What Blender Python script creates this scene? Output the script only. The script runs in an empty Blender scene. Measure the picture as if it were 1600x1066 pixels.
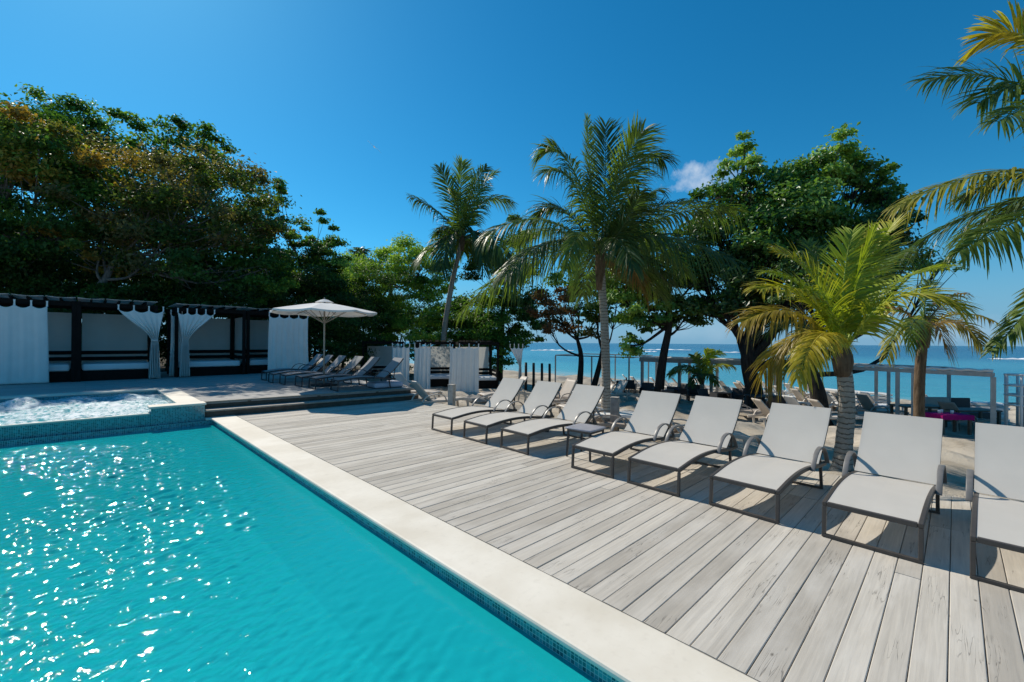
import bpy, math, random
import numpy as np
from mathutils import Vector, Matrix
R = math.radians
random.seed(7)
rng = np.random.default_rng(11)
sc = bpy.context.scene
col = sc.collection

# ------------------------------------------------------------------ camera
F_PX, CAM_H = 679.0, 1.7
ROLL, PITCH, YAW = 0.0072, R(0.19), R(44.45)
fh = np.array([math.sin(YAW), math.cos(YAW), 0.0]); rh = np.array([math.cos(YAW), -math.sin(YAW), 0.0]); zu = np.array([0, 0, 1.0])
fw = math.cos(PITCH) * fh + math.sin(PITCH) * zu
u0 = -math.sin(PITCH) * fh + math.cos(PITCH) * zu
cr = math.cos(ROLL) * rh + math.sin(ROLL) * u0
cu = -math.sin(ROLL) * rh + math.cos(ROLL) * u0
CAM = np.array([0, 0, CAM_H])
cd = bpy.data.cameras.new('camera'); co = bpy.data.objects.new('camera', cd); col.objects.link(co)
M = Matrix.Identity(4)
for i in range(3):
    M[i][0], M[i][1], M[i][2], M[i][3] = cr[i], cu[i], -fw[i], CAM[i]
co.matrix_world = M
cd.sensor_width = 36.0; cd.lens = 36.0 * F_PX / 1600.0; cd.clip_start = 0.05; cd.clip_end = 30000
sc.camera = co

# ------------------------------------------------------------------ world, sun, exposure
SUN_EL, SUN_AZ = R(44), R(-2.0)          # azimuth measured clockwise from +Y
w = bpy.data.worlds.new('World'); sc.world = w; w.use_nodes = True
nt = w.node_tree; N = nt.nodes; L = nt.links
bg = N['Background']
sky = N.new('ShaderNodeTexSky'); sky.sky_type = 'NISHITA'; sky.sun_disc = False
sky.sun_elevation = SUN_EL; sky.sun_rotation = SUN_AZ
sky.altitude = 0; sky.air_density = 1.0; sky.dust_density = 0.27; sky.ozone_density = 2.0
hs = N.new('ShaderNodeHueSaturation'); hs.inputs['Saturation'].default_value = 1.12; hs.inputs['Hue'].default_value = 0.497; hs.inputs['Value'].default_value = 1.0
tn = N.new('ShaderNodeMix'); tn.data_type = 'RGBA'; tn.blend_type = 'MULTIPLY'; tn.inputs[0].default_value = 1.0; tn.inputs[7].default_value = (0.38, 0.80, 0.98, 1)   # clear tropical air, polarised blue
L.new(sky.outputs[0], tn.inputs[6]); L.new(tn.outputs[2], hs.inputs['Color'])
# a small cumulus above the tree line and a few wisps, fixed in the sky by direction
tc = N.new('ShaderNodeTexCoord')
def wmath(op, a, b=None):
    n = N.new('ShaderNodeMath'); n.operation = op
    for i, v in enumerate((a, b)):
        if v is None: continue
        if isinstance(v, (int, float)): n.inputs[i].default_value = v
        else: L.new(v, n.inputs[i])
    return n.outputs[0]
def wdot(vec):
    n = N.new('ShaderNodeVectorMath'); n.operation = 'DOT_PRODUCT'; L.new(tc.outputs['Generated'], n.inputs[0]); n.inputs[1].default_value = vec
    return n.outputs['Value']
def cloud(px, py, hw, hh, scale, thr, dens):
    d = fw + (px - 800) / F_PX * cr - (py - 533) / F_PX * cu; d = d / np.linalg.norm(d)
    t = np.cross(d, zu); t /= np.linalg.norm(t); b = np.cross(t, d)
    du = wmath('DIVIDE', wdot(tuple(t)), hw); dv = wmath('DIVIDE', wdot(tuple(b)), hh)
    r2 = wmath('ADD', wmath('MULTIPLY', du, du), wmath('MULTIPLY', dv, dv))
    front = wmath('GREATER_THAN', wdot(tuple(d)), 0.5)
    nz = N.new('ShaderNodeTexNoise'); nz.inputs['Scale'].default_value = scale; nz.inputs['Detail'].default_value = 7; nz.inputs['Roughness'].default_value = 0.58
    L.new(tc.outputs['Generated'], nz.inputs['Vector'])
    v = wmath('SUBTRACT', wmath('ADD', nz.outputs['Fac'], wmath('MULTIPLY', wmath('SUBTRACT', 1.0, r2), 0.22)), thr)
    v = wmath('MULTIPLY', wmath('MULTIPLY', v, dens), front)
    n = N.new('ShaderNodeClamp'); L.new(v, n.inputs[0]); return n.outputs[0]
c1 = cloud(1094, 278, 0.105, 0.036, 17, 0.56, 2.6)
c2 = cloud(1560, 515, 0.30, 0.03, 9, 0.62, 1.0)
c3 = cloud(1000, 515, 0.5, 0.03, 7, 0.62, .6)
cm = wmath('MAXIMUM', c1, wmath('MAXIMUM', c2, c3))
mx = N.new('ShaderNodeMix'); mx.data_type = 'RGBA'; L.new(cm, mx.inputs[0]); mx.inputs[7].default_value = (6.4, 7.0, 7.8, 1)
# sea haze: the lowest degrees of the sky pale to a soft blue all round the horizon
hz = N.new('ShaderNodeSeparateXYZ'); L.new(tc.outputs['Generated'], hz.inputs[0])
hf = N.new('ShaderNodeMapRange'); L.new(hz.outputs['Z'], hf.inputs[0]); hf.inputs[1].default_value = 0.0; hf.inputs[2].default_value = 0.22; hf.inputs[3].default_value = 0.85; hf.inputs[4].default_value = 0.0; hf.interpolation_type = 'SMOOTHSTEP'
hm = N.new('ShaderNodeMix'); hm.data_type = 'RGBA'; L.new(hf.outputs[0], hm.inputs[0]); L.new(hs.outputs[0], hm.inputs[6]); hm.inputs[7].default_value = (1.7, 3.3, 5.2, 1); L.new(hm.outputs[2], mx.inputs[6])
L.new(mx.outputs[2], bg.inputs['Color']); bg.inputs['Strength'].default_value = 0.086

sl = bpy.data.lights.new('sun', 'SUN'); so = bpy.data.objects.new('sun', sl); col.objects.link(so)
to_sun = Vector((math.sin(SUN_AZ) * math.cos(SUN_EL), math.cos(SUN_AZ) * math.cos(SUN_EL), math.sin(SUN_EL)))
so.rotation_euler = to_sun.to_track_quat('Z', 'Y').to_euler()
sl.energy = 3.45; sl.angle = R(0.53); sl.color = (1.0, 0.925, 0.80)
sc.view_settings.view_transform = 'Standard'; sc.view_settings.look = 'None'; sc.view_settings.gamma = 1; sc.view_settings.exposure = 0.46
sc.cycles.max_bounces = 8; sc.cycles.transparent_max_bounces = 12; sc.cycles.sample_clamp_indirect = 6

# ------------------------------------------------------------------ measuring helpers (photo pixel -> place in the world)
def at(px, py, depth):
    return CAM + (fw + (px - 800) / F_PX * cr - (py - 533) / F_PX * cu) * depth
GX = [-1e4, 6.6, 6.95, 9, 12, 16, 24, 33, 36, 60, 1e4]
GZ = [-2.4, -2.4, -0.22, -0.38, -0.7, -1.0, -1.25, -1.5, -1.75, -4, -4]
UP = 0.32                                   # upper terrace level
def ground_z(x, y):
    z = float(np.interp(x, GX, GZ))
    if y > 22.0:
        k = min(1.0, (y - 22.0) / 1.5)
        t = float(np.interp(x, [-1e4, 7.5, 20, 34, 40], [0.2, 0.2, -0.9, -1.5, -2.2]))
        z = z * (1 - k) + t * k
    return z
def place(px, depth):
    p = at(px, 536, depth); return np.array([p[0], p[1], ground_z(p[0], p[1])])

# ------------------------------------------------------------------ mesh helpers
class MB:
    def __init__(s): s.v = []; s.f = []
    def box(s, lo, hi):
        b = len(s.v); x0, y0, z0 = lo; x1, y1, z1 = hi
        s.v += [(x0,y0,z0),(x1,y0,z0),(x1,y1,z0),(x0,y1,z0),(x0,y0,z1),(x1,y0,z1),(x1,y1,z1),(x0,y1,z1)]
        s.f += [tuple(b+i for i in q) for q in ((0,3,2,1),(4,5,6,7),(0,1,5,4),(1,2,6,5),(2,3,7,6),(3,0,4,7))]; return s
    def bar(s, a, b, w, h, up=(0,0,1)):
        a = Vector(a); b = Vector(b); d = (b-a).normalized(); u = Vector(up)
        if abs(d.dot(u)) > .98: u = Vector((1,0,0))
        r = d.cross(u).normalized() * (w/2); t = r.cross(d).normalized() * (h/2); k = len(s.v)
        for p in (a, b): s.v += [tuple(p-r-t), tuple(p+r-t), tuple(p+r+t), tuple(p-r+t)]
        s.f += [tuple(k+i for i in q) for q in ((0,3,2,1),(4,5,6,7),(0,1,5,4),(1,2,6,5),(2,3,7,6),(3,0,4,7))]; return s
    def sweep(s, pts, w, h, side=(0,1,0)):           # rectangular section along a path, flat to `side`
        k = len(s.v); n = len(pts); sd = Vector(side).normalized()
        P = [Vector(p) for p in pts]
        for i, p in enumerate(P):
            d = (P[min(i+1,n-1)] - P[max(i-1,0)]).normalized(); t = d.cross(sd).normalized() * (h/2); r = sd * (w/2)
            s.v += [tuple(p-r-t), tuple(p+r-t), tuple(p+r+t), tuple(p-r+t)]
        for i in range(n-1):
            a = k+4*i
            for j in range(4): s.f.append((a+j, a+(j+1)%4, a+4+(j+1)%4, a+4+j))
        s.f += [(k+3,k+2,k+1,k), tuple(k+4*(n-1)+j for j in range(4))]; return s
    def tube(s, pts, rad, n=8, cap=True):
        P = [Vector(p) for p in pts]; m = len(P); k = len(s.v)
        rs = rad if hasattr(rad, '__len__') else [rad]*m
        u = Vector((1, .13, .07))
        for i, p in enumerate(P):
            d = (P[min(i+1,m-1)] - P[max(i-1,0)]).normalized()
            a = d.cross(u); a = a.normalized() if a.length > 1e-4 else d.orthogonal().normalized()
            b = d.cross(a); 
            for j in range(n):
                t = 2*math.pi*j/n; s.v.append(tuple(p + (a*math.cos(t)+b*math.sin(t))*rs[i]))
        for i in range(m-1):
            for j in range(n):
                s.f.append((k+i*n+j, k+i*n+(j+1)%n, k+(i+1)*n+(j+1)%n, k+(i+1)*n+j))
        if cap: s.f += [tuple(k+j for j in range(n))[::-1], tuple(k+(m-1)*n+j for j in range(n))]
        return s
    def grid(s, fn, nu, nv):
        k = len(s.v)
        for j in range(nv+1):
            for i in range(nu+1): s.v.append(tuple(fn(i/nu, j/nv)))
        for j in range(nv):
            for i in range(nu):
                a = k+j*(nu+1)+i; s.f.append((a, a+1, a+nu+2, a+nu+1))
        return s
    def lathe(s, prof, n=20, c=(0,0,0)):
        k = len(s.v); m = len(prof)
        for r, z in prof:
            for j in range(n):
                t = 2*math.pi*j/n; s.v.append((c[0]+r*math.cos(t), c[1]+r*math.sin(t), c[2]+z))
        for i in range(m-1):
            for j in range(n): s.f.append((k+i*n+j, k+i*n+(j+1)%n, k+(i+1)*n+(j+1)%n, k+(i+1)*n+j))
        return s
    def mesh(s, name, smooth=False):
        me = bpy.data.meshes.new(name); me.from_pydata([tuple(map(float, q)) for q in s.v], [], s.f); me.update()
        if smooth: me.polygons.foreach_set('use_smooth', [True]*len(me.polygons))
        return me
def tag(o, label=None, cat=None, group=None, kind=None):
    for k, v in (('label', label), ('category', cat), ('group', group), ('kind', kind)):
        if v: o[k] = v
    return o
def link(name, me, m=None, parent=None, bevel=0, solid=0, loc=None):
    o = bpy.data.objects.new(name, me); col.objects.link(o)
    if m is not None and len(me.materials) == 0: me.materials.append(m)
    if parent is not None: o.parent = parent
    if solid:
        q = o.modifiers.new('solid', 'SOLIDIFY'); q.thickness = solid; q.offset = 0
    if bevel:
        q = o.modifiers.new('bevel', 'BEVEL'); q.width = bevel; q.segments = 2; q.limit_method = 'ANGLE'
    if loc is not None: o.location = loc
    return o
def obj(name, mb, m, parent=None, smooth=False, bevel=0, solid=0, loc=None):
    return link(name, mb.mesh(name, smooth), m, parent, bevel, solid, loc)
def empty(name, loc=(0,0,0), rz=0, label=None, cat=None, group=None, kind=None):
    o = bpy.data.objects.new(name, None); col.objects.link(o); o.location = tuple(map(float, loc)); o.rotation_euler = (0,0,rz); o.empty_display_size = .1
    return tag(o, label, cat, group, kind)
def copy_tree(o, parent=None):
    c = o.copy(); col.objects.link(c); c.parent = parent
    for ch in list(o.children): copy_tree(ch, c)
    return c
def numpy_mesh(name, V, Fq, tint=None, smooth=False):
    me = bpy.data.meshes.new(name); nv, nf, k = len(V), len(Fq), Fq.shape[1]
    me.vertices.add(nv); me.vertices.foreach_set('co', np.ascontiguousarray(V, dtype=np.float32).ravel())
    me.loops.add(nf*k); me.loops.foreach_set('vertex_index', np.ascontiguousarray(Fq, dtype=np.int32).ravel())
    me.polygons.add(nf); me.polygons.foreach_set('loop_start', np.arange(0, nf*k, k, dtype=np.int32))
    me.polygons.foreach_set('use_smooth', np.full(nf, smooth))
    me.update(calc_edges=True); me.validate()
    if tint is not None:
        a = me.attributes.new('tint', 'FLOAT_COLOR', 'POINT')
        a.data.foreach_set('color', np.ascontiguousarray(np.concatenate([tint, np.ones((nv,1))], 1), dtype=np.float32).ravel())
    return me

# ------------------------------------------------------------------ materials
class NT:
    def __init__(s, name):
        s.m = bpy.data.materials.new(name); s.m.use_nodes = True; s.t = s.m.node_tree; s.N = s.t.nodes; s.L = s.t.links
        s.b = s.N['Principled BSDF']; s.out = s.N['Material Output']
    def n(s, ty, **kw):
        x = s.N.new(ty)
        for k, v in kw.items(): setattr(x, k, v)
        return x
    def set(s, sock, v):
        if hasattr(v, 'is_output') or isinstance(v, bpy.types.NodeSocket): s.L.new(v, sock)
        else: sock.default_value = v
    def coord(s, which='Object', scale=(1,1,1), rnd=False):
        c = s.n('ShaderNodeTexCoord'); mp = s.n('ShaderNodeMapping'); s.L.new(c.outputs[which], mp.inputs['Vector']); mp.inputs['Scale'].default_value = scale
        if rnd:
            oi = s.n('ShaderNodeObjectInfo'); q = s.n('ShaderNodeVectorMath', operation='SCALE'); q.inputs[0].default_value = (37, 53, 71); s.L.new(oi.outputs['Random'], q.inputs['Scale']); s.L.new(q.outputs[0], mp.inputs['Location'])
        return mp.outputs[0]
    def noise(s, vec, scale, detail=4, rough=.55, dist=0):
        x = s.n('ShaderNodeTexNoise'); x.inputs['Scale'].default_value = scale; x.inputs['Detail'].default_value = detail; x.inputs['Roughness'].default_value = rough; x.inputs['Distortion'].default_value = dist
        if vec is not None: s.L.new(vec, x.inputs['Vector'])
        return x.outputs['Fac']
    def ramp(s, fac, stops):
        x = s.n('ShaderNodeValToRGB'); s.L.new(fac, x.inputs[0]); e = x.color_ramp.elements
        while len(e) < len(stops): e.new(.5)
        for i, (p, c) in enumerate(stops):
            e[i].position = p; e[i].color = (c, c, c, 1) if isinstance(c, (int, float)) else (*c, 1)
        return x.outputs[0]
    def mix(s, fac, a, b, blend='MIX'):
        x = s.n('ShaderNodeMix', data_type='RGBA', blend_type=blend); s.set(x.inputs[0], fac)
        for i, v in ((6, a), (7, b)):
            s.set(x.inputs[i], (*v, 1) if isinstance(v, tuple) and len(v) == 3 else v)
        return x.outputs[2]
    def math(s, op, a, b=0.0):
        x = s.n('ShaderNodeMath', operation=op); s.set(x.inputs[0], a); s.set(x.inputs[1], b); return x.outputs[0]
    def bump(s, h, strength=.3, dist=.01):
        x = s.n('ShaderNodeBump'); x.inputs['Strength'].default_value = strength; x.inputs['Distance'].default_value = dist; s.L.new(h, x.inputs['Height']); s.L.new(x.outputs[0], s.b.inputs['Normal']); return x.outputs[0]
    def base(s, c): s.set(s.b.inputs['Base Color'], (*c, 1) if isinstance(c, tuple) else c)
    def rough(s, r, spec=None):
        s.set(s.b.inputs['Roughness'], r)
        if spec is not None: s.b.inputs['Specular IOR Level'].default_value = spec
def simple(name, c, rough=.6, var=.15, scale=6, spec=.4, bump=0, metal=0):
    t = NT(name); v = t.coord(rnd=True); f = t.noise(v, scale, 5)
    lo = tuple(max(0, x*(1-var)) for x in c); hi = tuple(min(1, x*(1+var)) for x in c)
    t.base(t.ramp(f, [(.3, lo), (.7, hi)])); t.rough(rough, spec); t.b.inputs['Metallic'].default_value = metal
    if bump: t.bump(t.noise(v, scale*8, 4), bump, .004)
    return t.m
def m_plank():
    t = NT('weathered_wood'); oi = t.n('ShaderNodeObjectInfo')
    v = t.coord(scale=(1.1, 26, 26), rnd=True); g = t.noise(v, 1.6, 8, .65, .5)
    v2 = t.coord(scale=(1, 2.5, 1), rnd=True); blot = t.noise(v2, 1.4, 4)
    basec = t.mix(oi.outputs['Random'], (.43, .385, .325), (.64, .58, .495))
    c = t.mix(t.ramp(g, [(.3, 0.0), (.7, 1.0)]), t.mix(.4, basec, (.22, .20, .175)), basec)
    c = t.mix(t.math('MULTIPLY', t.ramp(blot, [(.45, 0.0), (.75, 1.0)]), .5), c, (.68, .635, .57))
    v3 = t.coord(scale=(.8, 17, 4), rnd=True); cr_ = t.noise(v3, 1.9, 3, .5, .6)
    crack = t.ramp(cr_, [(.485, 0.0), (.497, 1.0), (.503, 1.0), (.515, 0.0)])
    brk = t.ramp(t.noise(t.coord(scale=(1.5, 3, 1), rnd=True), 1.5, 2), [(.54, 0.0), (.62, 1.0)])
    crack = t.math('MULTIPLY', crack, brk)
    c = t.mix(t.math('MULTIPLY', crack, .55), c, (.07, .06, .05))
    vk = t.n('ShaderNodeTexVoronoi'); vk.inputs['Scale'].default_value = 2.2; t.L.new(t.coord(scale=(1, 2, 1), rnd=True), vk.inputs['Vector'])
    c = t.mix(t.ramp(vk.outputs['Distance'], [(.02, .7), (.05, 0.0)]), c, (.09, .075, .06))
    t.base(c); t.rough(.8, .25)
    h = t.math('SUBTRACT', g, t.math('MULTIPLY', crack, .9)); t.bump(h, .35, .004)
    return t.m
def m_terrace():
    t = NT('terrace_boards'); v = t.coord('Object')
    br = t.n('ShaderNodeTexBrick'); t.L.new(v, br.inputs['Vector']); br.inputs['Scale'].default_value = 1
    br.inputs['Brick Width'].default_value = 2.4; br.inputs['Row Height'].default_value = .145; br.inputs['Mortar Size'].default_value = .004; br.inputs['Mortar Smooth'].default_value = .2
    br.inputs['Color1'].default_value = (.33, .315, .30, 1); br.inputs['Color2'].default_value = (.46, .445, .42, 1); br.inputs['Mortar'].default_value = (.06, .055, .05, 1); br.inputs['Bias'].default_value = .1
    g = t.noise(t.coord(scale=(1.5, 22, 1)), 1.5, 6)
    t.base(t.mix(t.math('MULTIPLY', g, .5), br.outputs['Color'], (.28, .27, .255))); t.rough(.8, .25); return t.m
def m_sand():
    t = NT('beach_sand'); v = t.coord('Object'); a = t.noise(v, .35, 6); b = t.noise(v, 2.2, 8, .65); c3 = t.noise(v, 40, 3)
    c = t.mix(t.ramp(a, [(.35, 0.0), (.65, 1.0)]), (.34, .29, .225), (.52, .46, .38))
    c = t.mix(t.math('MULTIPLY', t.ramp(b, [(.5, 0.0), (.68, 1.0)]), .55), c, (.19, .155, .115))
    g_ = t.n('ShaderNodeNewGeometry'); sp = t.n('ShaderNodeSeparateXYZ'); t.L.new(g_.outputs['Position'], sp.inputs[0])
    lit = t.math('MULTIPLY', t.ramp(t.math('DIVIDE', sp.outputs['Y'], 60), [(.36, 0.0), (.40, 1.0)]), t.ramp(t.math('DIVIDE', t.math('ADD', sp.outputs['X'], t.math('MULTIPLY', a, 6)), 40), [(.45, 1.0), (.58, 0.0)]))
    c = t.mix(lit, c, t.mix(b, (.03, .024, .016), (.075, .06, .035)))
    t.base(c); t.rough(.95, .1); t.bump(t.math('ADD', b, t.math('MULTIPLY', c3, .25)), .7, .09); return t.m
def m_stone():
    t = NT('travertine'); v = t.coord('Object'); a = t.noise(v, 1.6, 6); b = t.noise(v, 18, 5)
    c = t.mix(t.ramp(a, [(.35, 0.0), (.7, 1.0)]), (.67, .60, .49), (.81, .745, .64))
    c = t.mix(t.math('MULTIPLY', t.ramp(b, [(.55, 0.0), (.75, 1.0)]), .22), c, (.5, .44, .36))
    t.base(c); t.rough(.62, .3); t.bump(b, .15, .004); return t.m
def m_tile(name, vert='XZ'):
    t = NT(name); c = t.n('ShaderNodeTexCoord'); sp = t.n('ShaderNodeSeparateXYZ'); cb = t.n('ShaderNodeCombineXYZ'); t.L.new(c.outputs['Object'], sp.inputs[0])
    t.L.new(sp.outputs['X' if vert == 'XZ' else 'Y'], cb.inputs[0]); t.L.new(sp.outputs['Z'], cb.inputs[1])
    br = t.n('ShaderNodeTexBrick'); br.offset = 0.0; t.L.new(cb.outputs[0], br.inputs['Vector']); br.inputs['Scale'].default_value = 1
    br.inputs['Brick Width'].default_value = .027; br.inputs['Row Height'].default_value = .027; br.inputs['Mortar Size'].default_value = .0022; br.inputs['Mortar Smooth'].default_value = .1; br.inputs['Bias'].default_value = -.1
    br.inputs['Color1'].default_value = (.008, .09, .11, 1); br.inputs['Color2'].default_value = (.05, .34, .37, 1); br.inputs['Mortar'].default_value = (.28, .48, .48, 1)
    t.base(br.outputs['Color']); t.rough(.12, .6); t.bump(br.outputs['Fac'], -.4, .002); return t.m
def m_water(name, floor_tint, bumps):
    t = NT(name); N_ = t.N
    N_.remove(t.b)
    v = t.coord('Object'); h = t.math('ADD', t.noise(v, bumps[0], 3, .6, .4), t.math('MULTIPLY', t.noise(v, bumps[0]*2.7, 2), .35))
    bp = t.n('ShaderNodeBump'); bp.inputs['Strength'].default_value = bumps[1]; bp.inputs['Distance'].default_value = .02; t.L.new(h, bp.inputs['Height'])
    tr = t.n('ShaderNodeBsdfTransparent'); tr.inputs[0].default_value = (*floor_tint, 1)
    df = t.n('ShaderNodeBsdfDiffuse'); df.inputs[0].default_value = (.01, .49, .53, 1)
    m1 = t.n('ShaderNodeMixShader'); m1.inputs[0].default_value = .66; t.L.new(tr.outputs[0], m1.inputs[1]); t.L.new(df.outputs[0], m1.inputs[2])
    gl = t.n('ShaderNodeBsdfGlossy'); gl.inputs['Roughness'].default_value = .028; t.L.new(bp.outputs[0], gl.inputs['Normal'])
    fr = t.n('ShaderNodeFresnel'); fr.inputs[0].default_value = 1.33; t.L.new(bp.outputs[0], fr.inputs['Normal'])
    m2 = t.n('ShaderNodeMixShader'); t.L.new(fr.outputs[0], m2.inputs[0]); t.L.new(m1.outputs[0], m2.inputs[1]); t.L.new(gl.outputs[0], m2.inputs[2])
    t.L.new(m2.outputs[0], t.out.inputs['Surface']); return t.m
def m_foam():
    t = NT('bubbling_water'); v = t.coord('Object'); a = t.noise(v, 10, 8, .7, .6); b = t.noise(v, 1.3, 3)
    f = t.ramp(t.math('ADD', a, t.math('MULTIPLY', b, .35)), [(.57, 0.0), (.78, 1.0)])
    t.base(t.mix(f, (.02, .36, .43), (.80, .84, .86))); t.rough(t.mix(f, (.06, .06, .06), (.6, .6, .6)), .5); t.b.inputs['IOR'].default_value = 1.33
    t.bump(a, .8, .05); return t.m
def m_sea():
    t = NT('sea_water'); g = t.n('ShaderNodeNewGeometry'); sp = t.n('ShaderNodeSeparateXYZ'); t.L.new(g.outputs['Position'], sp.inputs[0])
    x = sp.outputs['X']
    mp = t.n('ShaderNodeMapping'); t.L.new(g.outputs['Position'], mp.inputs[0]); mp.inputs['Scale'].default_value = (.03, .006, 1)
    nz = t.noise(mp.outputs[0], 1.2, 5, .6)
    xx = t.math('ADD', x, t.math('MULTIPLY', t.math('SUBTRACT', nz, .5), 60))
    d = t.math('DIVIDE', xx, 400)
    c = t.ramp(d, [(.085, (.30, .42, .40)), (.105, (.055, .30, .36)), (.16, (.02, .20, .29)), (.28, (.045, .24, .33)), (.42, (.012, .12, .22)), (1.0, (.008, .075, .16))])
    t.base(c); t.rough(.22, .45); t.b.inputs['IOR'].default_value = 1.33
    m2 = t.n('ShaderNodeMapping'); t.L.new(g.outputs['Position'], m2.inputs[0]); m2.inputs['Scale'].default_value = (1, .35, 1)
    t.bump(t.noise(m2.outputs[0], .8, 6, .65), .8, .5); return t.m
def m_leaf(name, transl=.35, rough=.38, spec=.5):
    t = NT(name); a = t.n('ShaderNodeAttribute', attribute_name='tint')
    t.base(a.outputs['Color']); t.rough(rough, spec)
    tl = t.n('ShaderNodeBsdfTranslucent'); t.L.new(t.mix(1.0, a.outputs['Color'], (1.3, 1.35, .55), 'MULTIPLY'), tl.inputs[0])
    mxx = t.n('ShaderNodeMixShader'); mxx.inputs[0].default_value = transl
    t.L.new(t.b.outputs[0], mxx.inputs[1]); t.L.new(tl.outputs[0], mxx.inputs[2]); t.L.new(mxx.outputs[0], t.out.inputs['Surface']); return t.m
def m_cloth(name, c, transl=.3, openness=0):
    t = NT(name); v = t.coord(rnd=True); f = t.noise(v, 3, 4); wv = t.noise(t.coord(scale=(1,1,1)), 260, 2)
    t.base(t.ramp(f, [(.3, tuple(x*.93 for x in c)), (.7, c)])); t.rough(.85, .15); t.bump(wv, .15, .001)
    tl = t.n('ShaderNodeBsdfTranslucent'); tl.inputs[0].default_value = (*c, 1)
    mxx = t.n('ShaderNodeMixShader'); mxx.inputs[0].default_value = transl
    t.L.new(t.b.outputs[0], mxx.inputs[1]); t.L.new(tl.outputs[0], mxx.inputs[2]); sh = mxx.outputs[0]
    if openness:                                   # open mesh weave lets part of the light straight through
        tp = t.n('ShaderNodeBsdfTransparent'); m3 = t.n('ShaderNodeMixShader'); m3.inputs[0].default_value = openness; t.L.new(sh, m3.inputs[1]); t.L.new(tp.outputs[0], m3.inputs[2]); sh = m3.outputs[0]
    t.L.new(sh, t.out.inputs['Surface']); return t.m
def m_palmbark():
    t = NT('palm_bark'); v = t.coord('Object'); sp = t.n('ShaderNodeSeparateXYZ'); t.L.new(v, sp.inputs[0]); nz = t.noise(v, 7, 4); nf = t.noise(v, 30, 4)
    ph = t.math('ADD', t.math('MULTIPLY', sp.outputs['Z'], 12.0), t.math('MULTIPLY', nz, 1.6)); fr_ = t.math('FRACT', ph)
    scar = t.ramp(fr_, [(.0, 1.0), (.13, .7), (.22, 0.0), (.93, 0.0), (1.0, 1.0)])
    c = t.mix(nf, (.27, .235, .19), (.44, .39, .33)); t.base(t.mix(t.math('MULTIPLY', scar, t.ramp(nz, [(.3, .35), (.6, .95)])), c, (.07, .055, .04))); t.rough(.9, .15)
    t.bump(t.math('SUBTRACT', nf, scar), .8, .015); return t.m
def m_bark(name, c1_, c2_, sc_=(9, 9, 2)):
    t = NT(name); v = t.coord('Object', scale=sc_); f = t.noise(v, 1.5, 6, .65)
    t.base(t.ramp(f, [(.3, c1_), (.7, c2_)])); t.rough(.9, .15); t.bump(f, .8, .03); return t.m
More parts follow.
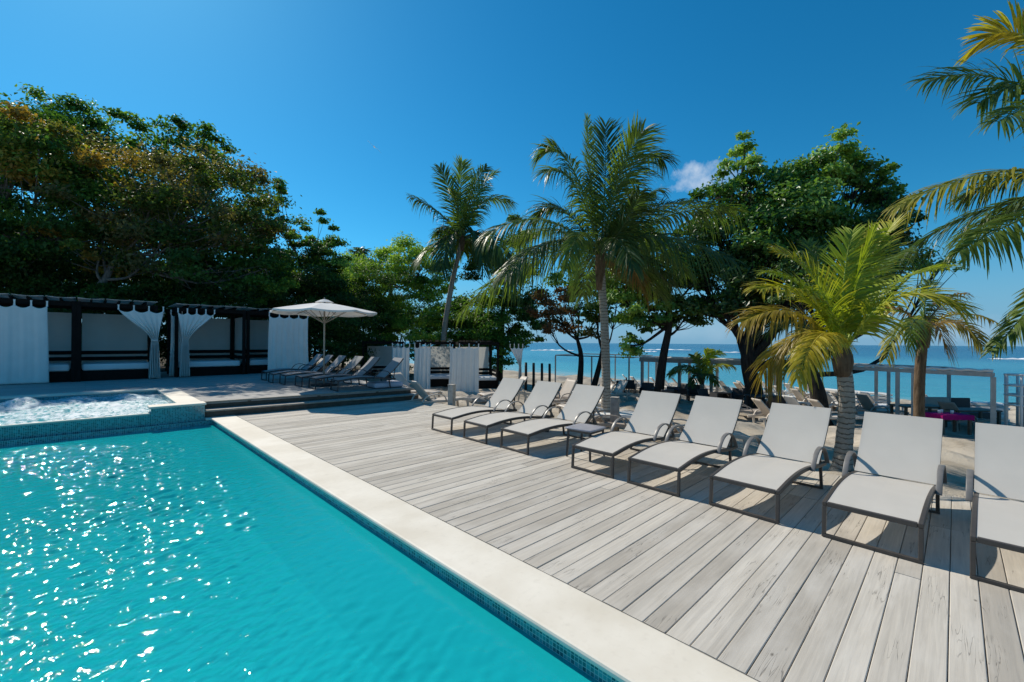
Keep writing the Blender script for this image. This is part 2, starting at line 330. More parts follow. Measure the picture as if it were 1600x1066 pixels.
MT = dict(
    plank=m_plank(), terrace=m_terrace(), sand=m_sand(), stone=m_stone(), tile_x=m_tile('mosaic_tile_across', 'XZ'), tile_y=m_tile('mosaic_tile_along', 'YZ'),
    water=m_water('pool_water', (.30, .88, .92), (11, .32)), foam=m_foam(), sea=m_sea(),
    plaster=simple('pool_plaster', (.0, .60, .68), .6, .06, 1.5, .2), subfloor=simple('dark_subfloor', (.03, .028, .025), .9),
    darkwood=simple('dark_stained_wood', (.009, .007, .006), .75, .4, 9, .15), stepwood=simple('brown_step_wood', (.085, .066, .05), .6, .3, 7, .3),
    nosing=simple('step_nosing_wood', (.30, .26, .21), .7, .2, 7, .3),
    sling=m_cloth('off_white_mesh_sling', (.70, .66, .60), .2, .13), sling_g=m_cloth('grey_mesh_sling', (.42, .42, .43), .2, .10),  # second sling is the same mesh, with the terrace shade put into its colour
    bronze=simple('bronze_powder_coat', (.062, .052, .045), .42, .12, 20, .5), dkbronze=simple('dark_powder_coat', (.03, .028, .03), .45, .1, 20, .5),
    armtaupe=simple('taupe_powder_coat', (.17, .158, .147), .4, .1, 20, .5), glasstop=simple('grey_table_slab', (.30, .29, .32), .3, .08, 8, .5),
    curtain=m_cloth('white_curtain_cloth', (.89, .875, .84), .12), screen=m_cloth('pale_screen_cloth', (.72, .72, .68), .3), mattress=m_cloth('white_mattress_cover', (.72, .73, .74), .0),
    lilac=m_cloth('lilac_grey_pad', (.50, .50, .58), .0),
    canopy=m_cloth('umbrella_canvas', (.88, .86, .83), .25), pole=simple('pale_wood_pole', (.36, .30, .24), .5, .15, 12),
    postwood=simple('grey_post_wood', (.40, .365, .32), .85, .25, 8, .2, .4), blackpost=simple('black_stake_wood', (.02, .019, .018), .7),
    resin=simple('beige_resin', (.56, .49, .42), .45, .06, 5, .4), resin_w=simple('white_resin', (.74, .73, .71), .4, .05, 5, .4), resin_b=simple('tan_resin', (.38, .32, .27), .5, .08, 5, .35),
    rattan=simple('dark_rattan', (.035, .033, .035), .55, .4, 60, .4, .6), brownwood=simple('brown_table_wood', (.12, .09, .065), .6, .25, 9),
    steel=simple('grey_painted_steel', (.34, .33, .32), .45, .12, 6, .45), whitepaint=simple('white_paint', (.76, .75, .73), .5, .06, 4), taupe_steel=simple('weathered_beam_paint', (.44, .42, .39), .55, .15, 6),
    magenta=m_cloth('magenta_cloth', (.42, .01, .16), .1), paper=simple('white_tableware', (.78, .78, .78), .4), navy=m_cloth('navy_towel', (.02, .025, .06), .05),
    thatch=simple('thatch', (.035, .027, .02), .95, .35, 20, .1, .8), rock=simple('beach_rock', (.30, .275, .245), .9, .3, 5, .15, .6),
    bark_grey=m_bark('grey_bark', (.10, .09, .08), (.25, .23, .20)), bark_dark=m_bark('dark_bark', (.012, .010, .008), (.05, .042, .035)),
    palmbark=m_palmbark(), sheath=m_bark('palm_fibre', (.06, .04, .025), (.20, .14, .09), (14, 14, 3)),
    leaf=m_leaf('broad_leaf', .42, .5, .3), glossleaf=m_leaf('waxy_leaf', .32, .42, .5), dryleaf=m_leaf('dry_leaf', .4, .6, .2), palmleaf=m_leaf('palm_leaflet', .4, .42, .4),
    white=m_cloth('white_feather', (.92, .92, .92), .5))

# ================================================================== SETTING
def make_ground():
    xs = np.unique(np.concatenate([np.linspace(-90, 6.6, 24), np.linspace(6.6, 7.0, 5), np.linspace(7, 16, 91), np.linspace(16, 40, 97), np.linspace(40, 70, 8)]))
    ys = np.unique(np.concatenate([np.linspace(-80, -4, 20), np.linspace(-4, 24, 190), np.linspace(24, 60, 60), np.linspace(60, 300, 24)]))
    X, Y = np.meshgrid(xs, ys); Z = np.vectorize(ground_z)(X, Y)
    wob = np.zeros_like(X); r2 = np.random.default_rng(3)
    for k in range(26):
        lam = r2.uniform(.5, 4); a = r2.uniform(0, 6.28); wob += .012 * lam**.6 * np.sin((X*np.cos(a)+Y*np.sin(a))*6.28/lam + r2.uniform(0, 6.28))
    Z = Z + np.where((X > 7.3) | (Y > 23.5), wob, 0)
    nx, ny = len(xs), len(ys); I = np.arange(nx*ny).reshape(ny, nx)
    Fq = np.stack([I[:-1,:-1], I[:-1,1:], I[1:,1:], I[1:,:-1]], -1).reshape(-1, 4)
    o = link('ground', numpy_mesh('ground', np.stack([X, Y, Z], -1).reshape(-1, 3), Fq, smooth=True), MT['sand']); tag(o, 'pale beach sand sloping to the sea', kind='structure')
make_ground()
SEA_Z = -1.55
tag(obj('sea', MB().grid(lambda u, v: (31 + 9000*u**4, -9000 + 18000*v, SEA_Z), 40, 60), MT['sea']), 'blue and turquoise sea out to the horizon', kind='structure')
def surf(pxa, pxb, py, thick, seed):
    a, b = at(pxa, py, 1) - CAM, at(pxb, py + (pxb-pxa)*.0072, 1) - CAM
    A = CAM + a * ((SEA_Z-CAM_H)/a[2]); B = CAM + b * ((SEA_Z-CAM_H)/b[2]); rr = random.Random(seed); ph = rr.uniform(0, 6)
    D = B - A; n = np.array([D[1], -D[0], 0]); n /= np.linalg.norm(n)
    def fn(u, v):
        e = math.sin(math.pi*u)**.5; wv = thick*e*(.6+.4*math.sin(u*23+ph))
        p = A + D*u + n*((v-.5)*wv*6 + math.sin(u*9+ph)*thick*2); return (p[0], p[1], SEA_Z + .05 + .35*math.sin(math.pi*v)*e*(.7+.3*math.sin(u*41)))
    tag(obj('surf', MB().grid(fn, 60, 6), MT['foamw'], smooth=True), 'white line of surf breaking out at sea', kind='stuff')
MT['foamw'] = simple('surf_foam', (.78, .80, .82), .8, .08, .3)
surf(828, 900, 547.5, 1.4, 1); surf(1000, 1078, 546.5, 1.5, 2); surf(985, 1030, 549.5, .8, 3); surf(1110, 1230, 551, .7, 4); surf(1546, 1640, 561.5, .5, 5)

# ---- pool
PX0, PX1, PY0, PY1 = -6.0, 2.0, 0.3, 11.35       # water basin
CO = 2.44                                         # coping outer edge
DECK_X1 = 7.0
pool = empty('swimming_pool', (0,0,0), 0, 'turquoise swimming pool with pale stone coping and mosaic waterline', None, None, 'structure')
obj('pool_floor', MB().box((PX0-.2, PY0-.2, -1.55), (PX1+.2, PY1+.2, -1.4)), MT['plaster'], pool)
obj('pool_wall', MB().box((PX1, PY0-.2, -1.4), (PX1+.2, PY1+.2, -.26)).box((PX0-.2, PY1, -1.4), (PX1-.002, PY1+.19, -.26)).box((PX0-.2, PY0-.2, -1.4), (PX0, PY1-.01, -.26)).box((PX0+.002, PY0-.19, -1.4), (PX1-.002, PY0, -.26)), MT['plaster'], pool)
obj('mosaic_band', MB().box((PX1, PY0-.2, -.26), (PX1+.2, PY1+.2, -.045)), MT['tile_y'], pool)
obj('mosaic_band', MB().box((PX0-.2, PY1, -.26), (PX1-.002, PY1+.13, -.045)), MT['tile_x'], pool)
obj('coping', MB().box((PX1-.035, PY0-.45, -.045), (CO, PY1+.001, .004)), MT['stone'], pool, bevel=.018)
obj('coping', MB().box((1.872, PY1+.004, -.045), (CO, PY1+.17, .004)), MT['stone'], pool, bevel=.015)
obj('coping', MB().box((PX0-.4, PY0-.45, -.05), (PX1-.038, PY0+.03, .002)), MT['stone'], pool, bevel=.018)

def wave_field(X, Y, seed, amp, lams, n=46, dirbias=None):
    r2 = np.random.default_rng(seed); Z = np.zeros_like(X)
    for k in range(n):
        lam = np.exp(r2.uniform(np.log(lams[0]), np.log(lams[1]))); a = r2.uniform(0, 6.28) if dirbias is None else r2.normal(dirbias, .75)
        kx = 6.28/lam; wx = .25*np.sin(X*r2.uniform(.5,1.6)+r2.uniform(0,6)) + .25*np.sin(Y*r2.uniform(.5,1.6)+r2.uniform(0,6))
        Z += amp * lam * np.sin(kx*(X*np.cos(a)+Y*np.sin(a)) + wx*2 + r2.uniform(0, 6.28))
    return Z
def sheet(name, xs, ys, zf, mat):
    X, Y = np.meshgrid(xs, ys); Z = zf(X, Y); nx, ny = len(xs), len(ys); I = np.arange(nx*ny).reshape(ny, nx)
    Fq = np.stack([I[:-1,:-1], I[:-1,1:], I[1:,1:], I[1:,:-1]], -1).reshape(-1, 4)
    return link(name, numpy_mesh(name, np.stack([X, Y, Z], -1).reshape(-1, 3), Fq, smooth=True), mat)
def pool_z(X, Y):
    chop = wave_field(X, Y, 5, .0092, (.055, .24), 70, R(95)); swell = wave_field(X, Y, 6, .0007, (.5, 1.8), 20)
    patch = .5 + .5*np.sin(Y*1.15 + X*1.0 + .8*np.sin(X*2.1+1)) * np.sin(X*.9 - Y*.35 + 2.0 + .5*np.sin(Y*1.3))
    right = np.clip((1.9 - X)/.9, 0, 1) * np.clip((11.2 - Y)/.6, 0.1, 1)
    m = (.36 + .64*np.clip(patch*1.7 - .25, 0, 1)) * (.06 + .94*right)
    return -.135 + chop*m + swell*(.4+.6*right)
wx = np.unique(np.concatenate([np.linspace(PX0, -1.6, 60), np.arange(-1.6, PX1+.001, .018), [PX1]]))
tag(sheet('pool_water', wx, np.arange(PY0, PY1+.02, .018), pool_z, MT['water']), 'rippled turquoise pool water with sun glints', kind='structure')

# ---- poolside deck of single planks
deck = empty('pool_deck', (0,0,0), 0, 'weathered grey timber deck beside the pool', None, None, 'structure')
obj('deck_bearers', MB().box((CO+.0, -2.6, -.5), (DECK_X1-.05, 11.9, -.06)), MT['subfloor'], deck)
obj('fascia_board', MB().box((DECK_X1-.045, -2.6, -.3), (DECK_X1-.005, 11.0, -.035)), MT['plank'], deck)
PW, GAP = .1455, .0045
def plank_mesh(L_, seed):
    rr = random.Random(seed); mb = MB(); n = 6; k = len(mb.v); W = PW-GAP; cup = rr.uniform(-.0012, .0012)
    for i in range(n+1):
        x = L_*i/n; dz = rr.uniform(-.0012, .0012); dy = rr.uniform(-.0008, .0008)
        for (y, z) in ((0,-.03),(W,-.03),(W,-.003),(W-.004,0),(W/2,cup),(.004,0),(0,-.003)):
            mb.v.append((x, y+dy, z + (dz if z > -.02 else 0)))
    for i in range(n):
        for j in range(7): mb.f.append((k+i*7+j, k+(i+1)*7+j, k+(i+1)*7+(j+1)%7, k+i*7+(j+1)%7))
    mb.f += [tuple(k+j for j in range(7)), tuple(k+n*7+j for j in range(7))[::-1]]
    return mb.mesh('plank')
LA, LB = 3.28, DECK_X1-CO-3.28
pm = [[plank_mesh(LA-.004, s) for s in range(5)], [plank_mesh(LB, 10+s) for s in range(5)], [plank_mesh(1.9-.004, 20+s) for s in range(5)], [plank_mesh(DECK_X1-CO-1.9, 30+s) for s in range(5)]]
y = -2.45; row = 0
while y < 11.62:
    sp = (0, 1) if row % 9 else (2, 3)
    lens = (LA, LB) if row % 9 else (1.9, 0)
    xlen = lens[0]
    for q, x0 in ((sp[0], CO+.003), (sp[1], CO+.003+xlen)):
        o = link('plank', random.choice(pm[q]), MT['plank'], deck); o.location = (x0 + (random.uniform(-.002, .002) if q in (1, 3) else 0), y, random.uniform(-.0015, .0015))
    y += PW; row += 1

# ---- steps and the upper terrace
SA, SB = np.array([1.875, 11.80]), np.array([6.95, 11.33])     # upper nosing line
TA, TB = np.array([1.875, 11.49]), np.array([7.02, 11.02])     # lower nosing line
def slab(mb, pts, z0, z1):
    k = len(mb.v); n = len(pts)
    for z in (z0, z1): mb.v += [(p[0], p[1], z) for p in pts]
    mb.f += [tuple(k+i for i in range(n))[::-1], tuple(k+n+i for i in range(n))] + [(k+i, k+(i+1)%n, k+n+(i+1)%n, k+n+i) for i in range(n)]; return mb
terr = empty('upper_terrace', (0,0,0), 0, 'raised timber terrace behind the pool', None, None, 'structure')
obj('terrace_floor', slab(MB(), [SA+[0,.03], SB+[-.02,.03], (6.98, 16.0), (7.35, 24), (-9, 24), (-9, 15.93), (1.872, 15.93)], UP-.06, UP), MT['terrace'], terr)
obj('terrace_fascia', slab(MB(), [(6.9, 11.5), (6.95, 11.5), (6.95, 16), (7.3, 23.9), (7.2, 23.9), (6.9, 16)], -.9, UP-.062), MT['stepwood'], terr)
def step(a, b, z, depth, rise):
    d = (b-a)/np.linalg.norm(b-a); n = np.array([-d[1], d[0]])
    obj('step_nosing', slab(MB(), [a, b, b+n*.09, a+n*.09], z-.035, z+.002), MT['nosing'], terr, bevel=.01)
    if depth: obj('step_tread', slab(MB(), [a+n*.093, b+n*.093, b+n*depth, a+n*depth], z-.035, z), MT['terrace'], terr)
    obj('riser_board', slab(MB(), [a+n*.05+d*.005, b+n*.05-d*.01, b+n*.08-d*.01, a+n*.08+d*.005], z-rise, z-.036), MT['stepwood'], terr)
step(TA, TB, .16, .36, .156); step(SA, SB, UP, 0, .158)
obj('end_board', slab(MB(), [TB+[-.03,.06], TB+[.0,.06], TB+[.0,.40], TB+[-.03,.40]], 0.0, .12), MT['nosing'], terr)

# ---- spa
spa = empty('spa_pool', (0,0,0), 0, 'raised spa pool with mosaic wall and spillway', None, None, 'structure')
SY0, SY1, SX1 = 11.49, 15.5, 1.42
obj('spa_pier', MB().box((.96, SY0, -1.4), (1.87, 11.9, UP-.035)), MT['tile_x'], spa)
obj('spa_front_wall', MB().box((-6, SY0+.012, -1.4), (.958, 11.75, .17)), MT['tile_x'], spa)
obj('spillway_lip', MB().box((-6, SY0-.004, .172), (.955, SY0+.07, .205)), MT['stone'], spa, bevel=.01)
obj('spa_coping', MB().box((.93, SY0-.03, UP-.033), (1.90, 11.86, UP+.012)), MT['stone'], spa, bevel=.012)
obj('spa_coping', MB().box((SX1, 11.863, UP-.033), (1.868, SY1+.3, UP+.012)), MT['stone'], spa, bevel=.012)
obj('spa_coping', MB().box((-6, SY1, UP-.033), (SX1-.003, SY1+.43, UP+.012)), MT['stone'], spa, bevel=.012)
obj('spa_wall', MB().box((SX1+.002, 11.9, -.6), (1.86, SY1+.2, UP-.035)), MT['tile_y'], spa)
obj('spa_wall', MB().box((-6, SY1+.002, -.6), (SX1, SY1+.2, UP-.035)), MT['tile_x'], spa)
def spa_z(X, Y):
    b = wave_field(X, Y, 9, .0085, (.07, .35), 50); Z = .20 + b*np.clip((1.3-X)/.5, .25, 1)*np.clip((15.3-Y)/.7, .2, 1)
    for (cx, cy, r, h) in ((-1.0, 14.6, .33, .20), (-.15, 15.0, .4, .10), (.75, 15.0, .35, .10), (.2, 13.4, .5, .08), (-1.9, 13.6, .5, .1), (-.6, 12.8, .4, .06)):
        Z += h*np.exp(-((X-cx)**2+(Y-cy)**2)/r**2)
    return Z
tag(sheet('spa_water', np.arange(-5, SX1+.01, .03), np.arange(SY0+.05, SY1+.01, .03), spa_z, MT['foam']), 'white bubbling water in the raised spa', kind='structure')

# ================================================================== LOUNGERS
def smooth_path(pts, n=24):
    P = np.array(pts, float); t = np.linspace(0, 1, len(P)); q = np.linspace(0, 1, n); out = []
    for tt in q:
        i = min(int(tt*(len(P)-1)), len(P)-2); u = tt*(len(P)-1)-i
        p0, p1, p2, p3 = P[max(i-1,0)], P[i], P[i+1], P[min(i+2, len(P)-1)]
        out.append(.5*((2*p1)+(-p0+p2)*u+(2*p0-5*p1+4*p2-p3)*u*u+(-p0+3*p1-3*p2+p3)*u**3))
    return out
LW = .66
def make_lounger(mats, ang=47):
    fr, slg, arm = mats; root = empty('sun_lounger'); h = LW/2
    prof = smooth_path([(0, .285), (.10, .298), (.35, .332), (.62, .350), (.9, .345), (1.12, .325), (1.32, .300)], 22)
    def seat(u, v):
        i = v*(len(prof)-1); a = prof[min(int(i), len(prof)-2)]; b = prof[min(int(i)+1, len(prof)-1)]; q = a+(b-a)*(i-int(i)) if int(i) < len(prof)-1 else prof[-1]
        return (q[0]+.004, (u-.5)*(LW-.05), q[1]+.014-.005*math.sin(math.pi*u))
    obj('seat_sling', MB().grid(seat, 2, 21), slg, root, False, solid=.005)
    for s in (-1, 1):
        obj('side_rail', MB().sweep([(p[0], s*(h-.017), p[1]) for p in prof] + [(1.5, s*(h-.017), .285), (1.66, s*(h-.017), .28)], .034, .042), fr, root, bevel=.006)
    obj('front_rail', MB().bar((.017, -h+.035, .285), (.017, h-.035, .285), .034, .04), fr, root, bevel=.006)
    for s in (-1, 1):
        obj('leg', MB().bar((.0, s*(h-.016), .026), (.012, s*(h-.016), .264), .03, .03), fr, root, bevel=.004)
        obj('leg', MB().bar((1.50, s*(h-.017), .022), (1.46, s*(h-.017), .262), .03, .03), fr, root, bevel=.004)
    obj('foot_bar', MB().bar((0, -h, .013), (0, h, .013), .034, .026), fr, root, bevel=.004)
    obj('foot_bar', MB().bar((1.50, -h, .012), (1.50, h, .012), .03, .022), fr, root, bevel=.004)
    ca, sa = math.cos(R(ang)), math.sin(R(ang)); px, pz, bl = 1.325, .315, .80
    def back(u, v):
        t = v*bl; bow = .03*math.sin(math.pi*v); return (px + ca*t + sa*bow - sa*.019, (u-.5)*(LW-.006), pz + sa*t - ca*bow + ca*.019)
    obj('back_sling', MB().grid(back, 2, 16), slg, root, False, solid=.006)
    bp = [(px + ca*t*bl + sa*.03*math.sin(math.pi*t), pz + sa*t*bl - ca*.03*math.sin(math.pi*t)) for t in np.linspace(0, 1, 10)]
    for s in (-1, 1):
        obj('back_frame', MB().sweep([(a, s*(h-.014), b) for a, b in bp], .024, .032), fr, root, bevel=.005)
    obj('back_rail', MB().bar((bp[-1][0], -h+.027, bp[-1][1]), (bp[-1][0], h-.027, bp[-1][1]), .024, .022), fr, root, bevel=.005)
    obj('back_strut', MB().bar((px+ca*.42+.03, -h+.06, pz+sa*.42-.02), (1.62, -h+.06, .285), .02, .02).bar((px+ca*.42+.03, h-.06, pz+sa*.42-.02), (1.62, h-.06, .285), .02, .02).bar((1.62, -h+.034, .285), (1.62, h-.034, .285), .02, .02), fr, root)
    for s in (-1, 1):
        ap = smooth_path([(.98, .315), (1.03, .40), (1.12, .485), (1.24, .525), (1.36, .515), (1.47, .45), (1.55, .355), (1.58, .30)], 20)
        obj('armrest', MB().sweep([(a, s*(h+.022), b) for a, b in ap], .046, .016), arm, root, True, bevel=.004)
    return root
proto = make_lounger((MT['bronze'], MT['sling'], MT['armtaupe']))
rowlab = ['off-white lounger nearest the terrace steps, first of the poolside row', 'second poolside lounger counted from the terrace steps',
          'third poolside lounger from the steps, left of the small grey side table', 'poolside lounger just right of the small grey side table',
          'fifth poolside lounger counted from the terrace steps', 'poolside lounger directly left of the young yellow-green palm trunk',
          'large poolside lounger just right of the young palm trunk', 'poolside lounger cut off by the right edge of the photo']
LX = [4.80, 4.79, 4.80, 4.74, 4.72, 4.71, 4.67, 4.62]
LYC = [6.77, 5.78, 4.83, 3.325, 2.46, 1.487, .495, -.41]
LROT = [1.2, 2.5, 3.5, 0.5, 1.5, 3.0, 2.5, 2.0]
for i, (x, yc, a) in enumerate(zip(LX, LYC, LROT)):
    o = proto if i == 0 else copy_tree(proto)
    o.location = (x, yc, .004); o.rotation_euler = (0, 0, R(-a)); tag(o, rowlab[i], 'sun lounger', 'sun loungers in the poolside row')
proto2 = make_lounger((MT['dkbronze'], MT['sling_g'], MT['dkbronze']), 44)
uplab = ['grey terrace lounger farthest back, nearest the white cabana curtain', 'second terrace lounger from the back, left of the umbrella pole', 'terrace lounger just behind the umbrella pole',
         'terrace lounger just right of the umbrella pole', 'second terrace lounger from the step edge', 'grey terrace lounger closest to the step edge']
ups = [(4.45, 16.9, 2), (4.35, 15.75, 4), (4.45, 14.9, 3), (4.62, 13.95, 2), (4.68, 13.0, 4), (4.95, 12.1, 6)]
for i, (x, yc, a) in enumerate(ups):
    o = proto2 if i == 0 else copy_tree(proto2)
    o.location = (x, yc, UP+.003); o.rotation_euler = (0, 0, R(-a)); tag(o, uplab[i], 'sun lounger', 'grey loungers on the terrace')
t = empty('lounger_pad', (6.0, 12.05, UP+.002), R(-4), 'flat lilac grey pad at the right end of the terrace steps', 'cushion')
obj('pad', MB().box((0, -.32, .02), (.9, .32, .17)), MT['lilac'], t, bevel=.05); obj('base', MB().box((.04, -.29, 0), (.86, .29, .018)), MT['dkbronze'], t)

# side table between the third and fourth lounger
t = empty('side_table', (5.37, 3.88, .004), R(4), 'small square grey side table between two poolside loungers', 'side table')
obj('table_top', MB().grid(lambda u, v: (lambda a, b: (a*(1-.06*b*b)*.235, b*(1-.06*a*a)*.235, .425))(2*u-1, 2*v-1), 8, 8), MT['glasstop'], t, True, solid=.022, bevel=.004)
obj('apron', MB().box((-.20, -.20, .375), (.20, -.18, .412)).box((-.20, .18, .375), (.20, .20, .412)).box((-.20, -.178, .376), (-.18, .178, .412)).box((.18, -.178, .376), (.20, .178, .412)), MT['bronze'], t)
for sx in (-1, 1):
    for sy in (-1, 1): obj('leg', MB().bar((sx*.20, sy*.20, 0), (sx*.185, sy*.185, .39), .024, .024), MT['dkbronze'], t)

# ================================================================== UMBRELLA
t = empty('parasol', (5.25, 13.62, UP), R(11), 'large open cream parasol shading the terrace loungers', 'parasol')
NS, RU, zc, ze = 8, 1.56, 2.62, 2.29
def canopy(u, v):
    k = u*NS; i = int(k) % NS; f = k-int(k); a0, a1 = 2*math.pi*i/NS, 2*math.pi*(i+1)/NS
    r = .12 + (RU-.12)*v; p0 = np.array([math.cos(a0), math.sin(a0)]); p1 = np.array([math.cos(a1), math.sin(a1)]); p = (p0*(1-f)+p1*f)*r
    sag = .05*math.sin(math.pi*f)*v; z = zc - .06 - (zc-.06-ze)*v**1.12 - sag*.8; return (p[0], p[1], z)
c_ = obj('canopy', MB().grid(canopy, NS*8, 12), MT['canopy'], t, solid=.004)
obj('valance', MB().grid(lambda u, v: (lambda q: (q[0]*1.001, q[1]*1.001, q[2]-.05*v))(canopy(u, 1.0)), NS*8, 2), MT['canopy'], c_, solid=.003)
obj('vent_cap', MB().lathe([(.0, zc+.055), (.1, zc+.03), (.27, zc-.05)], 16), MT['canopy'], c_, solid=.004)
obj('finial', MB().lathe([(.0, zc+.11), (.018, zc+.1), (.022, zc+.07), (.012, zc+.05)], 10), MT['pole'], t, True)
obj('pole', MB().tube([(0,0,.06), (0,0,zc+.05)], .026, 12), MT['pole'], t, True)
for k in range(NS):
    a = 2*math.pi*k/NS; e = canopy(k/NS, .97); obj('rib', MB().bar((0, 0, zc-.09), (e[0], e[1], e[2]-.02), .016, .02), MT['pole'], t)
    m_ = canopy(k/NS, .5); obj('strut', MB().bar((.02*math.cos(a), .02*math.sin(a), 1.93), (m_[0], m_[1], m_[2]-.03), .014, .016), MT['pole'], t)
obj('base', MB().box((-.28, -.28, 0), (.28, .28, .06)), MT['dkbronze'], t, bevel=.01)

# ================================================================== CURTAINS AND CABANAS
def curtain(name, label, a, b, ztop, zbot, mode='full', folds=7, amp=.035, ntab=5, seed=0, group='white cabana curtains', mat='curtain'):
    """cloth hung along the line a -> b; gathered to one side when tied"""
    a = np.array(a, float); b = np.array(b, float); Wd = np.linalg.norm(b-a); d = (b-a)/Wd; n = np.array([-d[1], d[0]]); rr = random.Random(seed); ph = rr.uniform(0, 6)
    mb = MB()
    def scallop(u):
        f = (u*(ntab-1)) % 1.0; return .085*math.sin(math.pi*f)
    def fn(u, v):
        tie = .46
        top = u*Wd
        if mode == 'full':
            s = top + .03*math.sin(3*v+ph)*v - (.05*Wd*v*(1 if u > .5 else -1) if False else 0); w_ = amp*(.35+.65*v); off = (.6*math.sin(2*math.pi*folds*u+ph+.6*math.sin(2.2*v)) + .5*math.sin(2*math.pi*folds*.43*u+ph*2+v) + .25*math.sin(2*math.pi*folds*2.3*u+ph*3))*w_ + .02*math.sin(5*u+ph)
            s += (u-.5)*.07*Wd*v*v
        else:
            c0 = (.80 if mode == 'right' else .20)*Wd; wt = .11*Wd+.05; wb = .20*Wd+.09
            def band(vv):
                if vv < tie:
                    k = (vv/tie); k = k*k*(3-2*k)*.55 + k*.45; return Wd*(1-k) + wt*k, Wd*.5*(1-k) + c0*k
                k = (vv-tie)/(1-tie); k = k**.7; return wt + (wb-wt)*k, c0
            w_, cc = band(v); s = cc + (u-.5)*w_
            fold = amp*(.4 + 1.6*min(1, v/tie)) * (1 if v < tie else 1.15); off = math.sin(2*math.pi*folds*u+ph)*fold*(.25+.75*min(1, v/tie*1.0)) * (.55 if abs(v-tie) < .04 else 1)
        z = ztop - (scallop(u) + .11)*(1-v)**6 - (ztop-zbot-.0)*v
        p = a + d*s + n*off; return (p[0], p[1], z)
    mb.grid(fn, 72, 40)
    t_ = obj(name, mb, MT[mat], None, True, solid=.004)
    for i in range(ntab):
        u = i/(ntab-1); p = np.array(fn(min(max(u, .004), .996), 0)); tw = .026
        tb = MB().grid(lambda q, r_: (p[0]+d[0]*(q-.5)*2*tw*(1-.3*math.sin(math.pi*r_)), p[1]+d[1]*(q-.5)*2*tw*(1-.3*math.sin(math.pi*r_)) , p[2]-.01+(ztop+.06-p[2])*r_), 2, 3)
        obj('tab', tb, MT[mat], t_, solid=.004)
    if mode != 'full':
        q0 = np.array(fn(0, .46)); q1 = np.array(fn(1, .46)); obj('tie_band', MB().bar(q0+[0,0,0], q1+[0,0,0], .09, .035), MT[mat], t_, bevel=.01)
    return tag(t_, label, 'curtain', group)
def cabana(loc, rz, W, D, Hh, label, base_h=.34, screen_bottom=1.05, left_screen=False, right_screen=False, rails=True, group='dark timber cabanas', swag=True, plat=True):
    t = empty('cabana', loc, rz, label, 'cabana', group); P = .11; dk = MT['darkwood']
    for x in (P/2, W-P/2):
        for yy in (P/2, D-P/2): obj('post', MB().box((x-P/2, yy-P/2, 0), (x+P/2, yy+P/2, Hh)), dk, t, bevel=.006)
    zb0, zb1 = Hh-.16, Hh-.01
    obj('beam', MB().box((P+.002, .02, zb0), (W-P-.002, .09, zb1)), dk, t); obj('beam', MB().box((P+.002, D-.09, zb0), (W-P-.002, D-.02, zb1)), dk, t)
    for x in (.02, W-.09): obj('beam', MB().box((x, P+.002, zb0), (x+.07, D-P-.002, zb1)), dk, t)
    for k in range(1, 6): xx = W*k/6; obj('rafter', MB().box((xx-.025, -.12, Hh+.003), (xx+.025, D+.12, Hh+.075)), dk, t)
    if rails:
        for zz in (.62, .84):
            obj('rail', MB().box((P+.002, D-.085, zz), (W-P-.002, D-.045, zz+.13)), dk, t)
            obj('rail', MB().box((.03, P+.002, zz), (.07, D-P-.002, zz+.13)), dk, t); obj('rail', MB().box((W-.07, P+.002, zz), (W-.03, D-P-.002, zz+.13)), dk, t)
    obj('back_screen', MB().grid(lambda u, v: (P+.01+(W-2*P-.02)*u, D+.02+.012*math.sin(u*19), .1+(Hh-.40)*v), 30, 6), MT['screen'], t, True)
    for on, x in ((left_screen, -.02), (right_screen, W+.02)):
        if on: obj('side_screen', MB().grid(lambda u, v: (x+.012*math.sin(u*15), P+.02+(D-2*P-.04)*u, .45+(Hh-.72)*v), 24, 6), MT['screen'], t, True)
    if plat: obj('platform', MB().box((.04, .14, 0), (W-.04, D-.13, base_h)), dk, t)
    if swag:
        r_ = random.Random(int(loc[0]*100)); n = 3
        for k in range(n):
            x0, x1 = W*k/n+.02, W*(k+1)/n-.02; ph = r_.uniform(.03, .09)
            obj('roof_cloth', MB().grid(lambda u, v: (x0+(x1-x0)*u, -.10+(D+.2)*v, Hh+.085+.035-ph*math.sin(math.pi*u)*.35*(1-.5*v)+.06*math.sin(math.pi*((v*6) % 1.0))*(-.35)), 10, 30), MT['curtain'], t, True, solid=.004)
    return t
def mattress(loc, rz, W, D, label, h=.2):
    t = obj('daybed_mattress', MB().box((0, 0, 0), (W, D, h)), MT['mattress'], None, bevel=.05); t.location = loc; t.rotation_euler = (0, 0, rz); return tag(t, label, 'mattress', 'white cabana mattresses')
HC = 2.62
cabs = [(-2.342, 19.95, 2.12, 'leftmost cabana, behind the closed flat curtain', 0, 0), (-.22, 19.95, 2.06, 'open cabana directly behind the spa pool, curtain tied at its right', 0, 0),
        (2.35, 20.2, 2.3, 'terrace cabana left of centre with the drawn-back curtains on its left', 0, 1), (4.72, 20.35, 2.3, 'terrace cabana behind the parasol with a closed curtain at its right', 1, 0)]
mlab = ['white mattress in the leftmost cabana', 'white mattress in the cabana directly behind the spa', 'white mattress in the cabana right of the twin tied curtains', 'white mattress in the cabana behind the parasol']
for k, (x, y, W, lab, ls, rs) in enumerate(cabs):
    cabana((x, y, UP), 0, W, 2.1, HC, lab, left_screen=bool(ls), right_screen=bool(rs))
    mattress((x+.14, y+.17, UP+.342), 0, W-.28, 1.74, mlab[k], .22)
ZT, ZB = UP+HC-.1, UP+.02
curtain('curtain', 'wide flat white curtain closing the leftmost cabana', (-2.9, 19.82), (-.86, 19.82), ZT, ZB, 'full', 6, .03, 7, 1)
